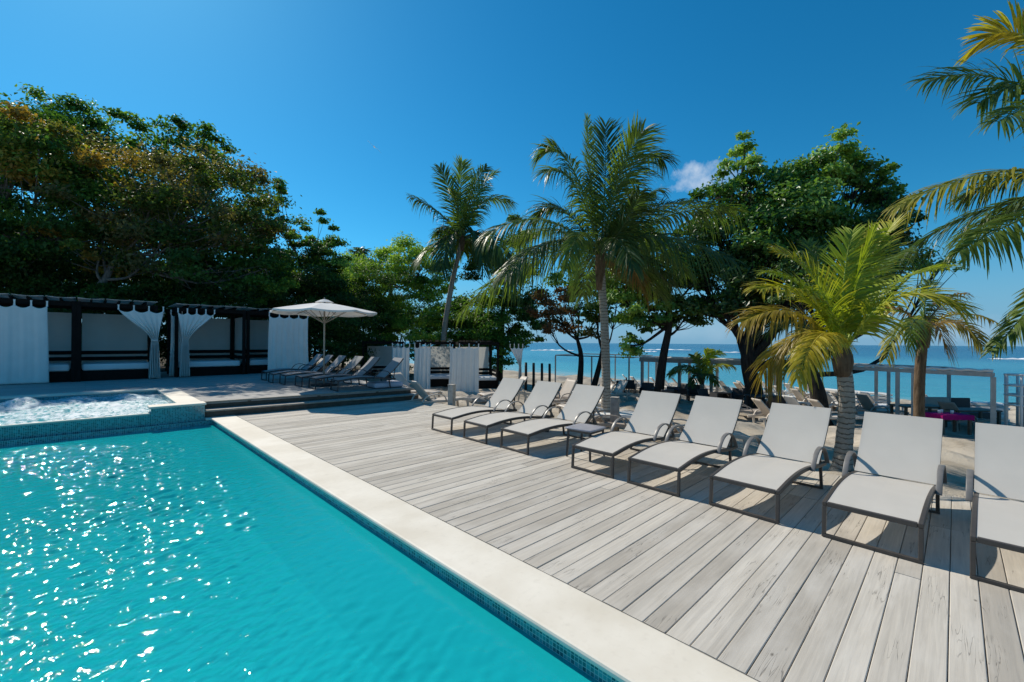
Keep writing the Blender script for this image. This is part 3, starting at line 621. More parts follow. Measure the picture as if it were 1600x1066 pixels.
curtain('curtain', 'white curtain tied in the middle at the right of the cabana behind the spa', (.78, 19.84), (1.98, 19.84), ZT, ZB, 'right', 6, .045, 4, 2)
curtain('curtain', 'slim grey-white curtain hanging behind the twin tied curtains', (2.28, 20.62), (2.62, 20.62), ZT-.05, ZB, 'full', 4, .04, 3, 3)
curtain('curtain', 'white curtain tied at the left of the cabana left of centre', (2.42, 20.08), (3.56, 20.08), ZT, ZB, 'left', 6, .045, 5, 4)
curtain('curtain', 'white closed curtain beside the parasol on the terrace', (5.40, 19.85), (6.95, 19.85), ZT, ZB, 'full', 7, .04, 5, 5)
# beach cabanas, lower down on the sand
def bcab(px, depth, rz, W, D, label, Hh=2.5):
    p = place(px, depth); cabana((p[0], p[1], -.78), rz, W, D, Hh, label, base_h=.42, group='cabanas on the sand', swag=False); return p
yb = R(-7)
b1 = bcab(566, 24.5, R(-30), 2.3, 2.2, 'far beach cabana nearest the terrace lounger pad'); b2 = bcab(652, 23.5, R(-30), 2.3, 2.2, 'beach cabana between two curtains, left of the blue sea'); 
b3 = bcab(716, 22.8, R(-30), 2.2, 2.2, 'rightmost beach cabana against the blue sea')
for lab, pb in (('white mattress in the rightmost beach cabana', b3), ('white mattress in the middle beach cabana', b2)):
    c, s = math.cos(R(-30)), math.sin(R(-30)); mattress((pb[0]+.12*c-.15*s, pb[1]+.12*s+.15*c, -.78+.422), R(-30), 2.0, 1.8, lab, .18)
def bcurt(px0, px1, depth, label, mode, seed, folds=6):
    a, b = at(px0, 536, depth), at(px1, 536, depth); curtain('curtain', label, a[:2], b[:2], 1.58, -.82, mode, folds, .05, 4, seed, 'curtains of the beach cabanas')
bcurt(613, 640, 21.6, 'cream beach cabana curtain right behind the terrace step ends', 'full', 11, 4)
bcurt(648, 673, 21.3, 'white beach cabana curtain just left of the plastic chaise', 'full', 12, 4)
bcurt(703, 748, 21.0, 'cream curtain between the two right beach cabanas', 'full', 13, 5)
bcurt(797, 817, 22.0, 'narrow curtain tied to the last beach cabana post, against the sea', 'right', 14, 3)

# ================================================================== POSTS AND STAKES
def deck_post(px, py_top, depth, w_, label):
    p = at(px, 600, depth); top = at(px, py_top, depth)[2]; gz_ = min(ground_z(p[0], p[1]), -.1) if p[0] > 6.95 else 0
    t = empty('wooden_post', (p[0], p[1], gz_ - .05), R(20), label, 'post', 'wooden posts along the deck edge'); h_ = top - gz_ + .05
    obj('shaft', MB().box((-w_/2, -w_/2, 0), (w_/2, w_/2, h_)), MT['postwood'], t, bevel=.008); obj('cap', MB().box((-w_/2-.006, -w_/2-.006, h_+.001), (w_/2+.006, w_/2+.006, h_+.022)), MT['postwood'], t, bevel=.006)
deck_post(706, 602, 11.9, .16, 'short grey wooden post behind the first poolside lounger')
deck_post(961, 622, 9.6, .17, 'grey wooden post between the small table and the coconut palm')
for k, px in enumerate((822, 834, 847, 859)):
    p = place(px, 25+.4*k); n = ['leftmost black stake', 'second black stake from the left', 'third black stake from the left', 'rightmost black stake'][k]
    t = tag(obj('beach_stake', MB().tube([(0,0,-.1), (.01,0,.9), (0,0,1.62-.02*k)], [.085, .08, .075], 8), MT['blackpost'], None, True), n + ' of four on the sand by the sea', 'stake', 'black stakes by the sea'); t.location = p

# ================================================================== PERGOLA FRAMES ON THE BEACH
def pergola(A, B, depthv, zt, posts, label, mat, beam=(.10, .16), top_cloth=False, pw=.10):
    A = np.array(A); B = np.array(B); d = (B-A)/np.linalg.norm(B-A); n = np.array(depthv)
    t = empty('pergola_frame', (A[0], A[1], 0), 0, label, 'pergola', 'steel pergola frames on the beach'); O = np.array([A[0], A[1], 0])
    def loc(p, z): return (p[0]-O[0], p[1]-O[1], z)
    for off in (0, 1):
        a, b = A+n*off, B+n*off; obj('beam', MB().bar(loc(a, zt), loc(b, zt), *beam), MT[mat], t, bevel=.006)
        for f in posts:
            p = a+(b-a)*f; g = ground_z(p[0], p[1]); obj('post', MB().bar(loc(p, g-.1), loc(p, zt-beam[1]/2-.002), pw, pw), MT[mat], t)
    for f in (0, 1):
        p = A+(B-A)*f; q = p+n; e = n/np.linalg.norm(n)*(beam[0]/2+.003); obj('cross_beam', MB().bar(loc(p+e, zt+.004), loc(q-e, zt+.004), beam[0], beam[1]*.9), MT[mat], t)
    if top_cloth:
        L_ = np.linalg.norm(B-A); s2 = np.array([-d[1], d[0]])
        obj('rolled_canvas', MB().tube([loc(A+d*L_*k/26 + s2*.02*math.sin(k*1.7), zt+beam[1]/2+.055+.022*math.sin(k*2.1)) for k in range(27)], [.05+.012*math.sin(k*3.1) for k in range(27)], 8), MT['whitepaint'], t, True)
rt = at(1552, 586, 13.5); rl = at(1335, 577, 16.8)
pergola(rt[:2], rl[:2], (4.2, 1.0), rt[2], (0, .52, .64), 'grey pergola frame with white canvas rolled on top, at right', 'taupe_steel', (.10, .13), True, .12)
ml = at(1225, 570, 19.5); mr = at(1000, 561, 24.2)
pergola(ml[:2], mr[:2], (4.0, 1.2), ml[2], (.02, .2, .45, .68, .98), 'grey pergola frame behind the dark tree trunks', 'steel', (.12, .2), True, .13)
ll = at(990, 559, 26.0); l2 = at(868, 556.5, 30)
pergola(ll[:2], l2[:2], (5.0, 1.4), ll[2], (.05, .5, 1.0), 'thin dark pergola frame beside the coconut palm trunk', 'steel', (.06, .07), False, .07)

# ================================================================== BEACH FURNITURE
def make_chaise(mat, ang=50, flat=False):
    root = empty('plastic_chaise'); m = MT[mat]; W, zs = .64, .34
    obj('seat', MB().grid(lambda u, v: (1.25*v, (u-.5)*(W-.1), zs+.025*math.sin(math.pi*v*1.3)), 6, 10), m, root, True, solid=.03)
    ca, sa = (math.cos(R(ang)), math.sin(R(ang))) if not flat else (.995, .1)
    obj('backrest', MB().grid(lambda u, v: (1.27+ca*.75*v, (u-.5)*(W-.08)*(1-.12*v**3), zs+.02+sa*.75*v), 6, 8), m, root, True, solid=.03)
    for s in (-1, 1):
        obj('side_frame', MB().sweep([(x, s*(W/2-.025), z) for x, z in smooth_path([(-.02, zs-.05), (.3, zs+.03), (.8, zs+.0), (1.3, zs+.02), (1.85, zs-.03)], 14)], .05, .075), m, root, bevel=.01)
        for x in (.12, 1.65): obj('leg', MB().bar((x-.04, s*(W/2-.03), 0), (x, s*(W/2-.03), zs-.02), .045, .07), m, root, bevel=.01)
        obj('armrest', MB().sweep([(x, s*(W/2+.01), z) for x, z in smooth_path([(.85, zs), (.95, zs+.17), (1.2, zs+.22), (1.5, zs+.17), (1.62, zs)], 14)], .05, .03), m, root, bevel=.008)
    for k in range(5): obj('slat', MB().box((.12+.23*k, -W/2+.055, zs-.02), (.17+.23*k, W/2-.055, zs+.002)), m, root)
    return root
ch_b, ch_w, ch_t = make_chaise('resin'), make_chaise('resin_w'), make_chaise('resin_b', 56)
chs = [(ch_b, 683, 14.6, 150, 'beige plastic chaise in front of the beach cabana curtains'), (ch_b, 728, 13.2, 215, 'beige chaise behind the short wooden post'), (ch_b, 752, 15.5, 20, 'beige chaise right behind the first poolside lounger'),
       (ch_t, 832, 13.6, 30, 'tan chaise seen between the first two poolside loungers'), (ch_b, 880, 12.4, 25, 'beige chaise seen between second and third poolside loungers'),
       (ch_w, 1003, 11.2, 155, 'white slatted chaise right of the tall palm trunk'), (ch_b, 985, 13.4, 200, 'beige chaise farther back beside the tall palm trunk'),
       (ch_t, 1040, 9.3, 168, 'tan chaise backrest rising between fourth and fifth loungers'), (ch_t, 1130, 8.9, 172, 'tan chaise behind the fifth poolside lounger'), (ch_b, 1165, 8.5, 170, 'beige chaise backrest between fifth and sixth loungers'),
       (ch_b, 1260, 14.5, 180, 'beige chaise under the leaning dark trunk'), (ch_w, 1290, 16.5, 190, 'white chaise behind the young palm trunk'),
       (ch_w, 1225, 23, 175, 'white chaise far down the beach behind the thick trunk'), (ch_b, 1195, 24, 185, 'beige chaise far down the beach by the dark table'), (ch_w, 1015, 29, 170, 'white chaise far off at the waterline left of the small palm'),
       (ch_t, 1408, 17.2, 180, 'tan chaise left of the right pergola post'), (ch_t, 1540, 15.2, 185, 'tan chaise beyond the right pergola corner'), (ch_w, 1502, 19, 175, 'white chaise on the sand behind the dark daybed'),
       (ch_t, 1215, 15.5, 160, 'tan chaise just left of the leaning sea grape trunk'), (ch_b, 1240, 19, 178, 'beige chaise between the two dark sea grape trunks'), (ch_w, 1262, 22, 182, 'white chaise down by the water behind the leaning trunk'), (ch_b, 1305, 21, 172, 'beige chaise by the water left of the stacked chaises'),
       (ch_w, 1368, 23.5, 180, 'white chaise at the waterline behind the stacks'), (ch_b, 1350, 14.8, 176, 'beige chaise in the shade right of the young palm'), (ch_t, 1378, 16, 184, 'tan chaise in the shade left of the brown-fronded palm'), (ch_b, 1160, 26, 168, 'distant beige chaise left of the thick trunk'),
       (ch_w, 1075, 27, 185, 'distant white chaise behind the small beach palm'), (ch_b, 935, 20, 30, 'beige chaise half hidden left of the tall palm trunk'), (ch_w, 1045, 24.5, 10, 'white chaise beyond the leaning dark trunk')]
ordn = ['leftmost', 'second', 'third', 'fourth', 'fifth', 'sixth', 'seventh', 'eighth', 'ninth', 'rightmost']
for k in range(10): chs.append((ch_w if k % 3 else ch_b, 992+35*k, 27.5-.35*k+.4*math.sin(k*2), 178+8*math.sin(k*1.7), f'{ordn[k]} pale chaise of the row set along the waterline'))
ord2 = ['leftmost', 'second', 'third', 'fourth', 'fifth', 'sixth', 'rightmost']
for k in range(7): chs.append((ch_b if k % 2 else ch_w, 1188+36*k, 20.6-.3*k+.5*math.sin(k*2.3), 182+9*math.sin(k*2.1), f'{ord2[k]} chaise of the middle row between waterline and palms'))
used = set()
for pr, px, dp, a, lab in chs:
    o = pr if id(pr) not in used else copy_tree(pr); used.add(id(pr)); p = place(px, dp); o.location = (p[0], p[1], p[2]-.01); o.rotation_euler = (0, 0, R(a-40)); tag(o, lab, 'chaise', 'plastic chaises on the sand')
# stacks of flat white chaises
def make_flat(mat):
    root = empty('stacked_chaise'); m = MT[mat]; W = .66
    obj('seat', MB().grid(lambda u, v: (1.9*v, (u-.5)*(W-.1), .06+.03*math.sin(4*v)), 6, 12), m, root, True, solid=.03)
    for s in (-1, 1): obj('side_frame', MB().sweep([(x, s*(W/2-.025), z) for x, z in smooth_path([(0, .03), (.4, .08), (1.0, .05), (1.9, .07)], 12)], .05, .09), m, root, bevel=.01)
    return root
fl = make_flat('resin_w'); first = True
names = ['lowest', 'second', 'third', 'fourth', 'fifth', 'top']
for (px, dp, a, where, cnt) in ((1345, 19.5, 75, 'the stack left of the right pergola posts', 6), (1392, 20.5, 85, 'the stack beside the right pergola posts', 5), (1575, 17.0, 80, 'the stack at the right edge beyond the pergola', 5)):
    p = place(px, dp)
    for k in range(cnt):
        o = fl if first else copy_tree(fl); first = False; o.location = (p[0]+random.uniform(-.04, .04), p[1]+random.uniform(-.04, .04), p[2]+.02+.15*k); o.rotation_euler = (0, R(random.uniform(-1.5, 1.5)), R(a+random.uniform(-3, 3)))
        tag(o, f"{'top' if k == cnt-1 else names[k]} white chaise in {where}", 'chaise', 'stacked white chaises')
def make_armchair():
    root = empty('rattan_armchair'); m = MT['rattan']; W = .62
    obj('seat', MB().box((-.27, -.27, .30), (.27, .27, .40)), m, root, bevel=.02)
    obj('backrest', MB().grid(lambda u, v: (-.28-.10*v-.05*math.cos((u-.5)*2.6)+.05, (u-.5)*.6, .30+.52*v), 8, 6), m, root, True, solid=.05)
    for s in (-1, 1):
        obj('arm', MB().box((-.27, s*.30-.035, .30), (.26, s*.30+.035, .60)), m, root, bevel=.02)
        for x in (-.25, .25): obj('leg', MB().bar((x, s*.27, 0), (x, s*.27, .30), .05, .05), m, root)
    return root
ac = make_armchair(); first = True
for px, dp, a, lab in ((985, 25, 20, 'dark rattan armchair just left of the grey pergola post'), (1011, 22, 200, 'dark rattan armchair left of the leaning trunk'), (1024, 22.6, 100, 'dark rattan armchair touching the leaning dark trunk'),
                       (1052, 20.5, 30, 'dark rattan armchair with a towel left of the small palm'), (1062, 22.5, 150, 'dark rattan armchair just in front of the white far chairs'), (1086, 21.5, 210, 'dark armchair at the foot of the small beach palm'),
                       (1146, 19.8, 160, 'dark armchair beside the tall cabinet'), (1165, 21, 40, 'dark armchair left of the thick dark trunk'), (970, 27, 120, 'farthest dark rattan armchair beside the tall palm'), (1036, 18.5, 60, 'dark rattan armchair in front of the leaning trunk base'), (1108, 18.8, 250, 'dark rattan armchair just left of the tall cabinet'), (1210, 17, 30, 'dark armchair right of the thick forked trunk')):
    o = ac if first else copy_tree(ac); first = False; p = place(px, dp); o.location = p; o.rotation_euler = (0, 0, R(a)); tag(o, lab, 'armchair', 'dark rattan armchairs on the beach')
def table(px, dp, rz, W, D, Hh, mat, label, name='beach_table'):
    p = place(px, dp); t = empty(name, p, R(rz), label, 'table')
    obj('table_top', MB().box((-W/2, -D/2, Hh-.05), (W/2, D/2, Hh)), MT[mat], t, bevel=.006)
    for sx in (-1, 1):
        for sy in (-1, 1): obj('leg', MB().box((sx*(W/2-.06)-.035, sy*(D/2-.06)-.035, 0), (sx*(W/2-.06)+.035, sy*(D/2-.06)+.035, Hh-.052)), MT[mat], t)
    return p, t
table(1195, 17.5, -40, 1.2, .8, .75, 'rattan', 'dark square-legged table beside the thick dark trunk')
table(1435, 15.6, -45, 1.5, .7, .72, 'brownwood', 'brown wooden table behind the pink-covered table'); table(1515, 15.0, -45, 1.5, .7, .70, 'brownwood', 'brown wooden table under the pergola at right')
p, t = table(1483, 14.0, -46, .95, .6, .62, 'brownwood', 'small table under a magenta cloth near the pergola')
cl = tag(obj('tablecloth', MB().grid(lambda u, v: (lambda a, b: (max(-.49, min(.49, a)), max(-.315, min(.315, b)), .628 - max(0, abs(a)-.49)*1 - max(0, abs(b)-.315)*1 + .004*math.sin(a*30)))((u-.5)*1.34, (v-.5)*.93), 40, 30), MT['magenta'], None, solid=.004), 'bright magenta cloth over the small beach table', 'tablecloth'); cl.location = p; cl.rotation_euler = (0, 0, R(-46))
for k, (dx, dy) in enumerate(((-.3, .0), (-.12, .12), (.05, -.05))):
    o = obj('cup', MB().lathe([(0, 0), (.035, 0), (.045, .11), (.04, .11), (.03, .01)], 12), MT['paper'], None, True); c, s = math.cos(R(-46)), math.sin(R(-46)); o.location = (p[0]+dx*c-dy*s, p[1]+dx*s+dy*c, p[2]+.636)
    tag(o, ['leftmost white cup on the magenta cloth', 'middle white cup on the magenta cloth', 'rightmost white cup on the magenta cloth'][k], 'cup', 'cups on the magenta table')
p = place(1478, 16.6); t = empty('daybed', p, R(-46), 'brown rattan daybed with raised back left of the right pergola corner', 'daybed')
obj('seat', MB().box((-.5, -.4, .1), (.5, .4, .42)), MT['brownwood'], t, bevel=.02); obj('backrest', MB().box((-.48, .36, .424), (.48, .46, .92)), MT['resin_b'], t, bevel=.03)
p = place(1508, 17.0); t = empty('daybed', p, R(-46), 'dark rattan daybed in front of the sea at right', 'daybed')
obj('seat', MB().box((-.6, -.4, .1), (.6, .4, .42)), MT['rattan'], t, bevel=.02); obj('backrest', MB().box((-.58, .36, .424), (.58, .46, .88)), MT['rattan'], t, bevel=.03)
p = place(1126, 15.8); t = empty('cabinet', p, R(-40), 'tall dark open cabinet standing on the sand', 'cabinet')
obj('carcass', MB().box((-.27, -.25, 0), (-.24, .25, .95)).box((.24, -.25, 0), (.27, .25, .95)).box((-.238, .22, .0), (.238, .25, .95)), MT['rattan'], t)
for z in (.05, .48, .92): obj('shelf', MB().box((-.238, -.25, z), (.238, .218, z+.03)), MT['darkwood'], t)
o = tag(obj('towel', MB().grid(lambda u, v: ((u-.5)*.5, .12*math.cos(v*3.1)*1.2, .62+.12*math.sin(v*3.1)+.01*math.sin(u*14)), 12, 10), MT['navy'], None, True, solid=.012), 'navy towel hung over the chair left of the small palm', 'towel'); q = place(1056, 20.0); o.location = (q[0], q[1], q[2]); o.rotation_euler = (0, 0, R(20))
# rocks, white tower at the right edge
def rock(px, dp, s, label, seed):
    rr = np.random.default_rng(seed); mb = MB(); n, m = 10, 7; kk = rr.uniform(.7, 1.25, (m+1, n))
    def fn(u, v):
        i = int(round(u*n)) % n; j = int(round(v*m)); th = 6.283*u; ph = math.pi*v; r = s*(kk[j, i] if 0 < j < m else 1); return (r*math.sin(ph)*math.cos(th)*1.2, r*math.sin(ph)*math.sin(th), r*math.cos(ph)*.6)
    mb.grid(fn, n, m); o = obj('rock', mb, MT['rock'], None); p = place(px, dp); o.location = (p[0], p[1], p[2]+s*.15); tag(o, label, 'rock', 'pale rocks on the sand')
for k, (px, dp, s, lab) in enumerate(((742, 15, .42, 'pale rock right of the beach cabana chaise'), (778, 17.5, .4, 'pale rock behind the first lounger backrest'), (842, 17, .5, 'pale rock left of the second lounger backrest top'), (866, 18.5, .55, 'pale rock right of the second lounger backrest'),
        (885, 18, .5, 'pale rock against the third lounger backrest'), (880, 21.5, .5, 'farther rock under the brown-leaved tree'), (902, 22.5, .4, 'small rock at the foot of the thin dark trunk'), (858, 22, .45, 'rock below the black stakes'))): rock(px, dp, s, lab, k)
p = place(1628, 13.2); t = empty('white_tower', p, 0, 'white curved railing tower cut off by the right edge', 'tower')
for k in range(10):
    a = 2*math.pi*k/10; obj('post', MB().tube([(.75*math.cos(a), .75*math.sin(a), 0), (.75*math.cos(a), .75*math.sin(a), 1.95)], .035, 8), MT['whitepaint'], t, True)
for z in (1.0, 1.3, 1.6, 1.93): obj('rail', MB().tube([(.75*math.cos(a), .75*math.sin(a), z+.1*a/6.28) for a in np.linspace(0, 6.1, 30)], .03, 6), MT['whitepaint'], t, True)
obj('core', MB().tube([(0,0,0), (0,0,1.6)], .45, 16), MT['steel'], t, True)

# ================================================================== PALMS
G_NEW, G_MID, G_DK, G_YEL, G_BRN = (.28, .35, .03), (.12, .18, .03), (.06, .105, .028), (.44, .36, .035), (.24, .15, .04)
def frond_mesh(P0, P1, P2, lf, npair, colr, wid, droop, tipcol=None, vlift=.25, twist=0.0, seed=0):
    r2 = np.random.default_rng(seed); P0, P1, P2 = (np.array(p, float) for p in (P0, P1, P2))
    n = npair; t = np.repeat(np.linspace(.14, .995, n), 2) + r2.uniform(-.006, .006, 2*n); t = np.clip(t, .1, 1); side = np.tile([1., -1.], n)
    B = ((1-t)**2)[:,None]*P0 + (2*t*(1-t))[:,None]*P1 + (t**2)[:,None]*P2
    T = (2*(1-t))[:,None]*(P1-P0) + (2*t)[:,None]*(P2-P1); T /= np.linalg.norm(T, axis=1, keepdims=True)
    pl = np.cross(P1-P0, P2-P0); upv = np.array([0,0,1.])
    ref = upv + .0*fh; ref = np.tile(ref, (2*n, 1)); vert = np.abs(T[:,2]); ref = ref*(1-vert**3)[:,None] + (vert**3)[:,None]*(-fh*.9 + rh*.3)
    S = np.cross(T, ref); S /= np.linalg.norm(S, axis=1, keepdims=True); Nn = np.cross(S, T)
    if twist:
        c, s = np.cos(twist), np.sin(twist); S, Nn = S*c + Nn*s, Nn*c - S*s
    al = np.radians(26 + 36*t) + r2.normal(0, .09, 2*n)
    d0 = S*(side*np.cos(al))[:,None] + T*np.sin(al)[:,None] + Nn*(vlift + r2.normal(0, .07, 2*n))[:,None]; d0 /= np.linalg.norm(d0, axis=1, keepdims=True)
    ln = lf*(.42 + .58*np.sin(np.pi*np.clip(.12 + .72*t, 0, 1))) * np.where(t > .85, 1-(t-.85)*2.6, 1) * r2.uniform(.88, 1.08, 2*n)
    Wd = np.cross(d0, Nn); Wd /= np.linalg.norm(Wd, axis=1, keepdims=True); Wd = Wd*.9 + Nn*(r2.normal(0, .25, 2*n))[:,None]
    ss = np.array([0, .18, .42, .68, .88, 1.0]); ww = np.array([.35, .95, 1.0, .7, .38, .05]); K = len(ss)
    dr = droop * r2.uniform(.5, 1.6, 2*n) + np.abs(r2.normal(0, .1, 2*n))
    pts = B[:,None,:] + ln[:,None,None]*(d0[:,None,:]*ss[None,:,None]*(1-.18*(ss**2)[None,:,None]*np.clip(dr,0,1)[:,None,None]) + np.array([0,0,-1.])[None,None,:]*(dr[:,None]*ss[None,:]**2)[:,:,None])
    off = Wd[:,None,:]*(ww*wid/2)[None,:,None]
    V = np.stack([pts-off, pts+off], 2).reshape(-1, 3)
    base = (np.arange(2*n)*K*2)[:,None]; q = (np.arange(K-1)*2)[None,:]; a = base+q
    Fq = np.stack([a, a+1, a+3, a+2], -1).reshape(-1, 4)
    c0 = np.array(colr); c1_ = np.array(tipcol if tipcol is not None else colr)
    cc = c0[None,None,:] + (c1_-c0)[None,None,:]*(ss[None,:,None]**1.5*.7 + .3*t[:,None,None]); cc = cc*r2.uniform(.72, 1.25, (2*n,1,1))
    tint = np.repeat(cc.reshape(-1, 3), 2, 0)
    return numpy_mesh('frond', V, Fq, np.clip(tint, 0, 1))
def add_frond(root, org, P0, P1, P2, seed, **kw):
    P0, P1, P2 = (np.array(p)-org for p in (P0, P1, P2)); f = link('frond', frond_mesh(P0, P1, P2, seed=seed, **kw), MT['palmleaf'], root)
    ts = np.linspace(0, 1, 14); pts = [(1-q)**2*P0+2*q*(1-q)*P1+q*q*P2 for q in ts]; k = kw['wid']/.04
    mb = MB().tube(pts, [(.032*(1-q)**1.3+.005)*k for q in ts], 6); me = mb.mesh('rachis', True); nvv = len(me.vertices)
    a = me.attributes.new('tint', 'FLOAT_COLOR', 'POINT'); cc = np.array(kw['colr'])*1.25+.03; a.data.foreach_set('color', np.tile([*cc, 1], nvv).astype(np.float32)); link('rachis', me, MT['palmleaf'], f)
def palm_trunk(root, org, pts, r0, r1, rings=True, bark='palmbark'):
    P = smooth_path([np.array(p)-org for p in pts], 60); Ltot = sum(np.linalg.norm(P[i+1]-P[i]) for i in range(59)); n = 60; per = max(.05, Ltot/ (34 if rings else 20))
    rad = []; s = 0
    for i in range(n):
        if i: s += np.linalg.norm(P[i]-P[i-1])
        f = s/Ltot; r = r0+(r1-r0)*min(1, f*1.0); r *= 1 + .55*math.exp(-f*14); saw = (s/ per) % 1.0; rad.append(r*(1 + .06*(saw-.5)))
    obj('trunk', MB().tube(P, rad, 14), MT[bark], root, True)
def palm(label, base_px, depth, crown, trunk_px, r0, r1, fronds, lf, npair, wid, seed, extra=6, extra_len=1.0, sheath=.5, ctip=None, group=None, base_z=None, bark='palmbark'):
    b = at(base_px, 536, depth); bz = ground_z(b[0], b[1]) if base_z is None else base_z; org = np.array([b[0], b[1], bz-.05])
    root = empty('palm_tree', org, 0, label, 'palm tree', 'coconut palms'); cw = at(*crown, depth); rr = random.Random(seed)
    palm_trunk(root, org, [org] + [at(x, y, depth) for x, y in trunk_px] + [cw], r0, r1, bark=bark)
    k = wid/.04
    obj('crown_fibre', MB().tube([cw-org+np.array([0,0,z*sheath]) for z in (-1.0, -.6, -.2, .2, .6)], [r1*1.02, r1*1.22, r1*1.38, r1*1.25, r1*.7], 12), MT['sheath'], root, True)
    for i, fd in enumerate(fronds):
        (cx, cy, cdp), (tx, ty, tdp), colr = fd[:3]; o = dict(lf=lf, npair=npair, wid=wid, droop=.5, colr=colr, twist=rr.uniform(-.6, .6)); o.update(fd[3] if len(fd) > 3 else {})
        add_frond(root, org, cw + np.array([0, 0, .1*sheath]), at(cx, cy, depth+cdp), at(tx, ty, depth+tdp), seed*100+i, **o)
    for i in range(extra):                       # fronds on the far side of the crown, so that the palm is round
        a = rr.uniform(-1.2, 1.2); d = fh*math.cos(a) + rh*math.sin(a); L_ = extra_len*rr.uniform(.8, 1.1); el = rr.uniform(-.1, 1.0)
        add_frond(root, org, cw, cw + d*L_*.5 + zu*L_*(.12+.45*el), cw + d*L_*.95 + zu*L_*(-.25+.6*el), seed*100+50+i, lf=lf, npair=npair, wid=wid, droop=.5, colr=rr.choice([G_MID, G_DK]))
    return root
# the tall palm right of centre
palm('tall coconut palm standing in the middle behind the wooden post', 947, 11.8, (938, 405), [(947, 600), (945, 520), (941, 455)], .125, .10, [
    ((922, 300, .2), (918, 186, .6), G_MID, dict(droop=.05, lf=.62, vlift=.1)), ((948, 290, -.3), (946, 196, .2), G_DK, dict(droop=.15)), ((905, 255, -.6), (857, 268, -1.0), G_MID), ((898, 215, .3), (850, 235, .3), G_MID),
    ((985, 205, .4), (1036, 250, .8), G_DK), ((965, 250, -.5), (1005, 205, -.7), G_MID, dict(droop=.25)), ((1000, 300, .5), (1025, 300, 1.2), G_DK), ((985, 345, -.9), (1000, 300, -1.9), G_DK),
    ((1010, 300, .2), (1108, 318, .3), G_DK), ((1010, 335, -.8), (1142, 405, -1.5), G_DK, dict(lf=1.0, droop=.7)), ((1040, 310, -.4), (1150, 330, -.2), G_MID, dict(droop=.6)),
    ((880, 300, .3), (845, 332, .6), G_DK), ((850, 305, -.6), (762, 368, -1.2), G_MID, dict(lf=.95, droop=.65)), ((845, 360, .4), (722, 488, .8), G_MID, dict(lf=.95, droop=.6)),
    ((868, 340, -.8), (790, 430, -1.9), G_DK, dict(droop=.7)), ((905, 320, -1.3), (885, 420, -2.2), G_MID, dict(lf=.6)), ((960, 335, -1.2), (990, 420, -2.2), G_DK, dict(lf=.7)),
    ((985, 380, .7), (1010, 470, 1.2), G_BRN, dict(lf=.6))], 1.05, 92, .036, 1, 8, 3.2, .85)
# the young yellow-green palm at right
palm('young yellow-green palm between two poolside loungers', 1316, 7.1, (1317, 560), [(1319, 690), (1323, 640), (1321, 600)], .125, .105, [
    ((1318, 430, .1), (1400, 348, .5), G_NEW, dict(droop=.12, tipcol=G_YEL, vlift=.35)), ((1312, 430, -.1), (1332, 362, .5), G_NEW, dict(droop=.15)), ((1290, 420, -.3), (1222, 398, -.5), G_NEW, dict(droop=.2, twist=.5, tipcol=G_YEL)),
    ((1270, 430, -.5), (1187, 452, -1.0), G_NEW, dict(tipcol=G_YEL, droop=.3, twist=.3)), ((1250, 450, -.2), (1160, 503, -.3), G_YEL, dict(tipcol=G_BRN)), ((1260, 470, .4), (1190, 585, .7), G_YEL, dict(tipcol=G_BRN, droop=.6)),
    ((1350, 430, .2), (1482, 418, .5), G_NEW, dict(droop=.3)), ((1380, 420, -.5), (1495, 478, -1.1), G_NEW, dict(tipcol=G_YEL, droop=.35)), 
    ((1290, 470, -.8), (1245, 590, -1.4), G_YEL, dict(lf=.45)), ((1300, 440, .7), (1262, 380, 1.5), G_MID, dict(droop=.2)), ((1345, 420, .8), (1420, 390, 1.6), G_MID), ((1325, 440, 0), (1368, 362, .3), G_NEW, dict(droop=.15)), ((1285, 440, -.4), (1204, 428, -.8), G_NEW, dict(droop=.25, twist=.5)), ],
    .66, 80, .030, 2, 2, 1.5, .30)
# slim palm left of centre
palm('slim tall coconut palm leaning right, left of the tall palm', 690, 28, (722, 375), [(694, 520), (705, 450), (716, 400)], .19, .14, [
    ((690, 325, .4), (641, 308, .8), G_DK), ((712, 310, .2), (688, 263, .4), G_DK, dict(droop=.2)), ((718, 300, 0), (722, 254, .3), G_MID, dict(droop=.15)), ((735, 300, -.4), (775, 270, -.8), G_MID, dict(droop=.3)), ((745, 290, .3), (797, 316, .6), G_MID),
    ((685, 360, -.5), (648, 415, -.8), G_MID), ((765, 345, -.6), (792, 405, -1.1), G_DK), ((745, 330, -1), (755, 420, -2), G_DK), ((700, 345, -1), (690, 420, -1.9), G_DK), ((735, 280, .5), (760, 262, 1.2), G_DK), ((715, 320, -1), (708, 300, -2.2), G_MID)],
    1.5, 62, .075, 3, 7, 3.8, .7)
# palm behind the young one
palm('brown-fronded palm standing behind the young palm, against the sea', 1437, 11.4, (1443, 520), [(1436, 640), (1437, 590), (1440, 550)], .12, .11, [
    ((1490, 470, .3), (1558, 505, .6), G_YEL, dict(tipcol=G_BRN)), ((1500, 480, -.5), (1535, 540, -.9), G_BRN, dict(tipcol=G_YEL)), ((1470, 460, .2), (1508, 458, .6), G_BRN), ((1405, 460, .3), (1370, 500, .5), G_BRN), ((1410, 470, -.6), (1385, 560, -1.2), G_MID, dict(tipcol=G_YEL)),
    ((1442, 460, .3), (1456, 440, .8), G_MID, dict(droop=.2)), ((1465, 480, -.9), (1480, 555, -1.5), G_BRN), ((1425, 470, -.9), (1420, 545, -1.5), G_MID)], .5, 42, .036, 4, 3, 1.5, .4, bark='sheath')
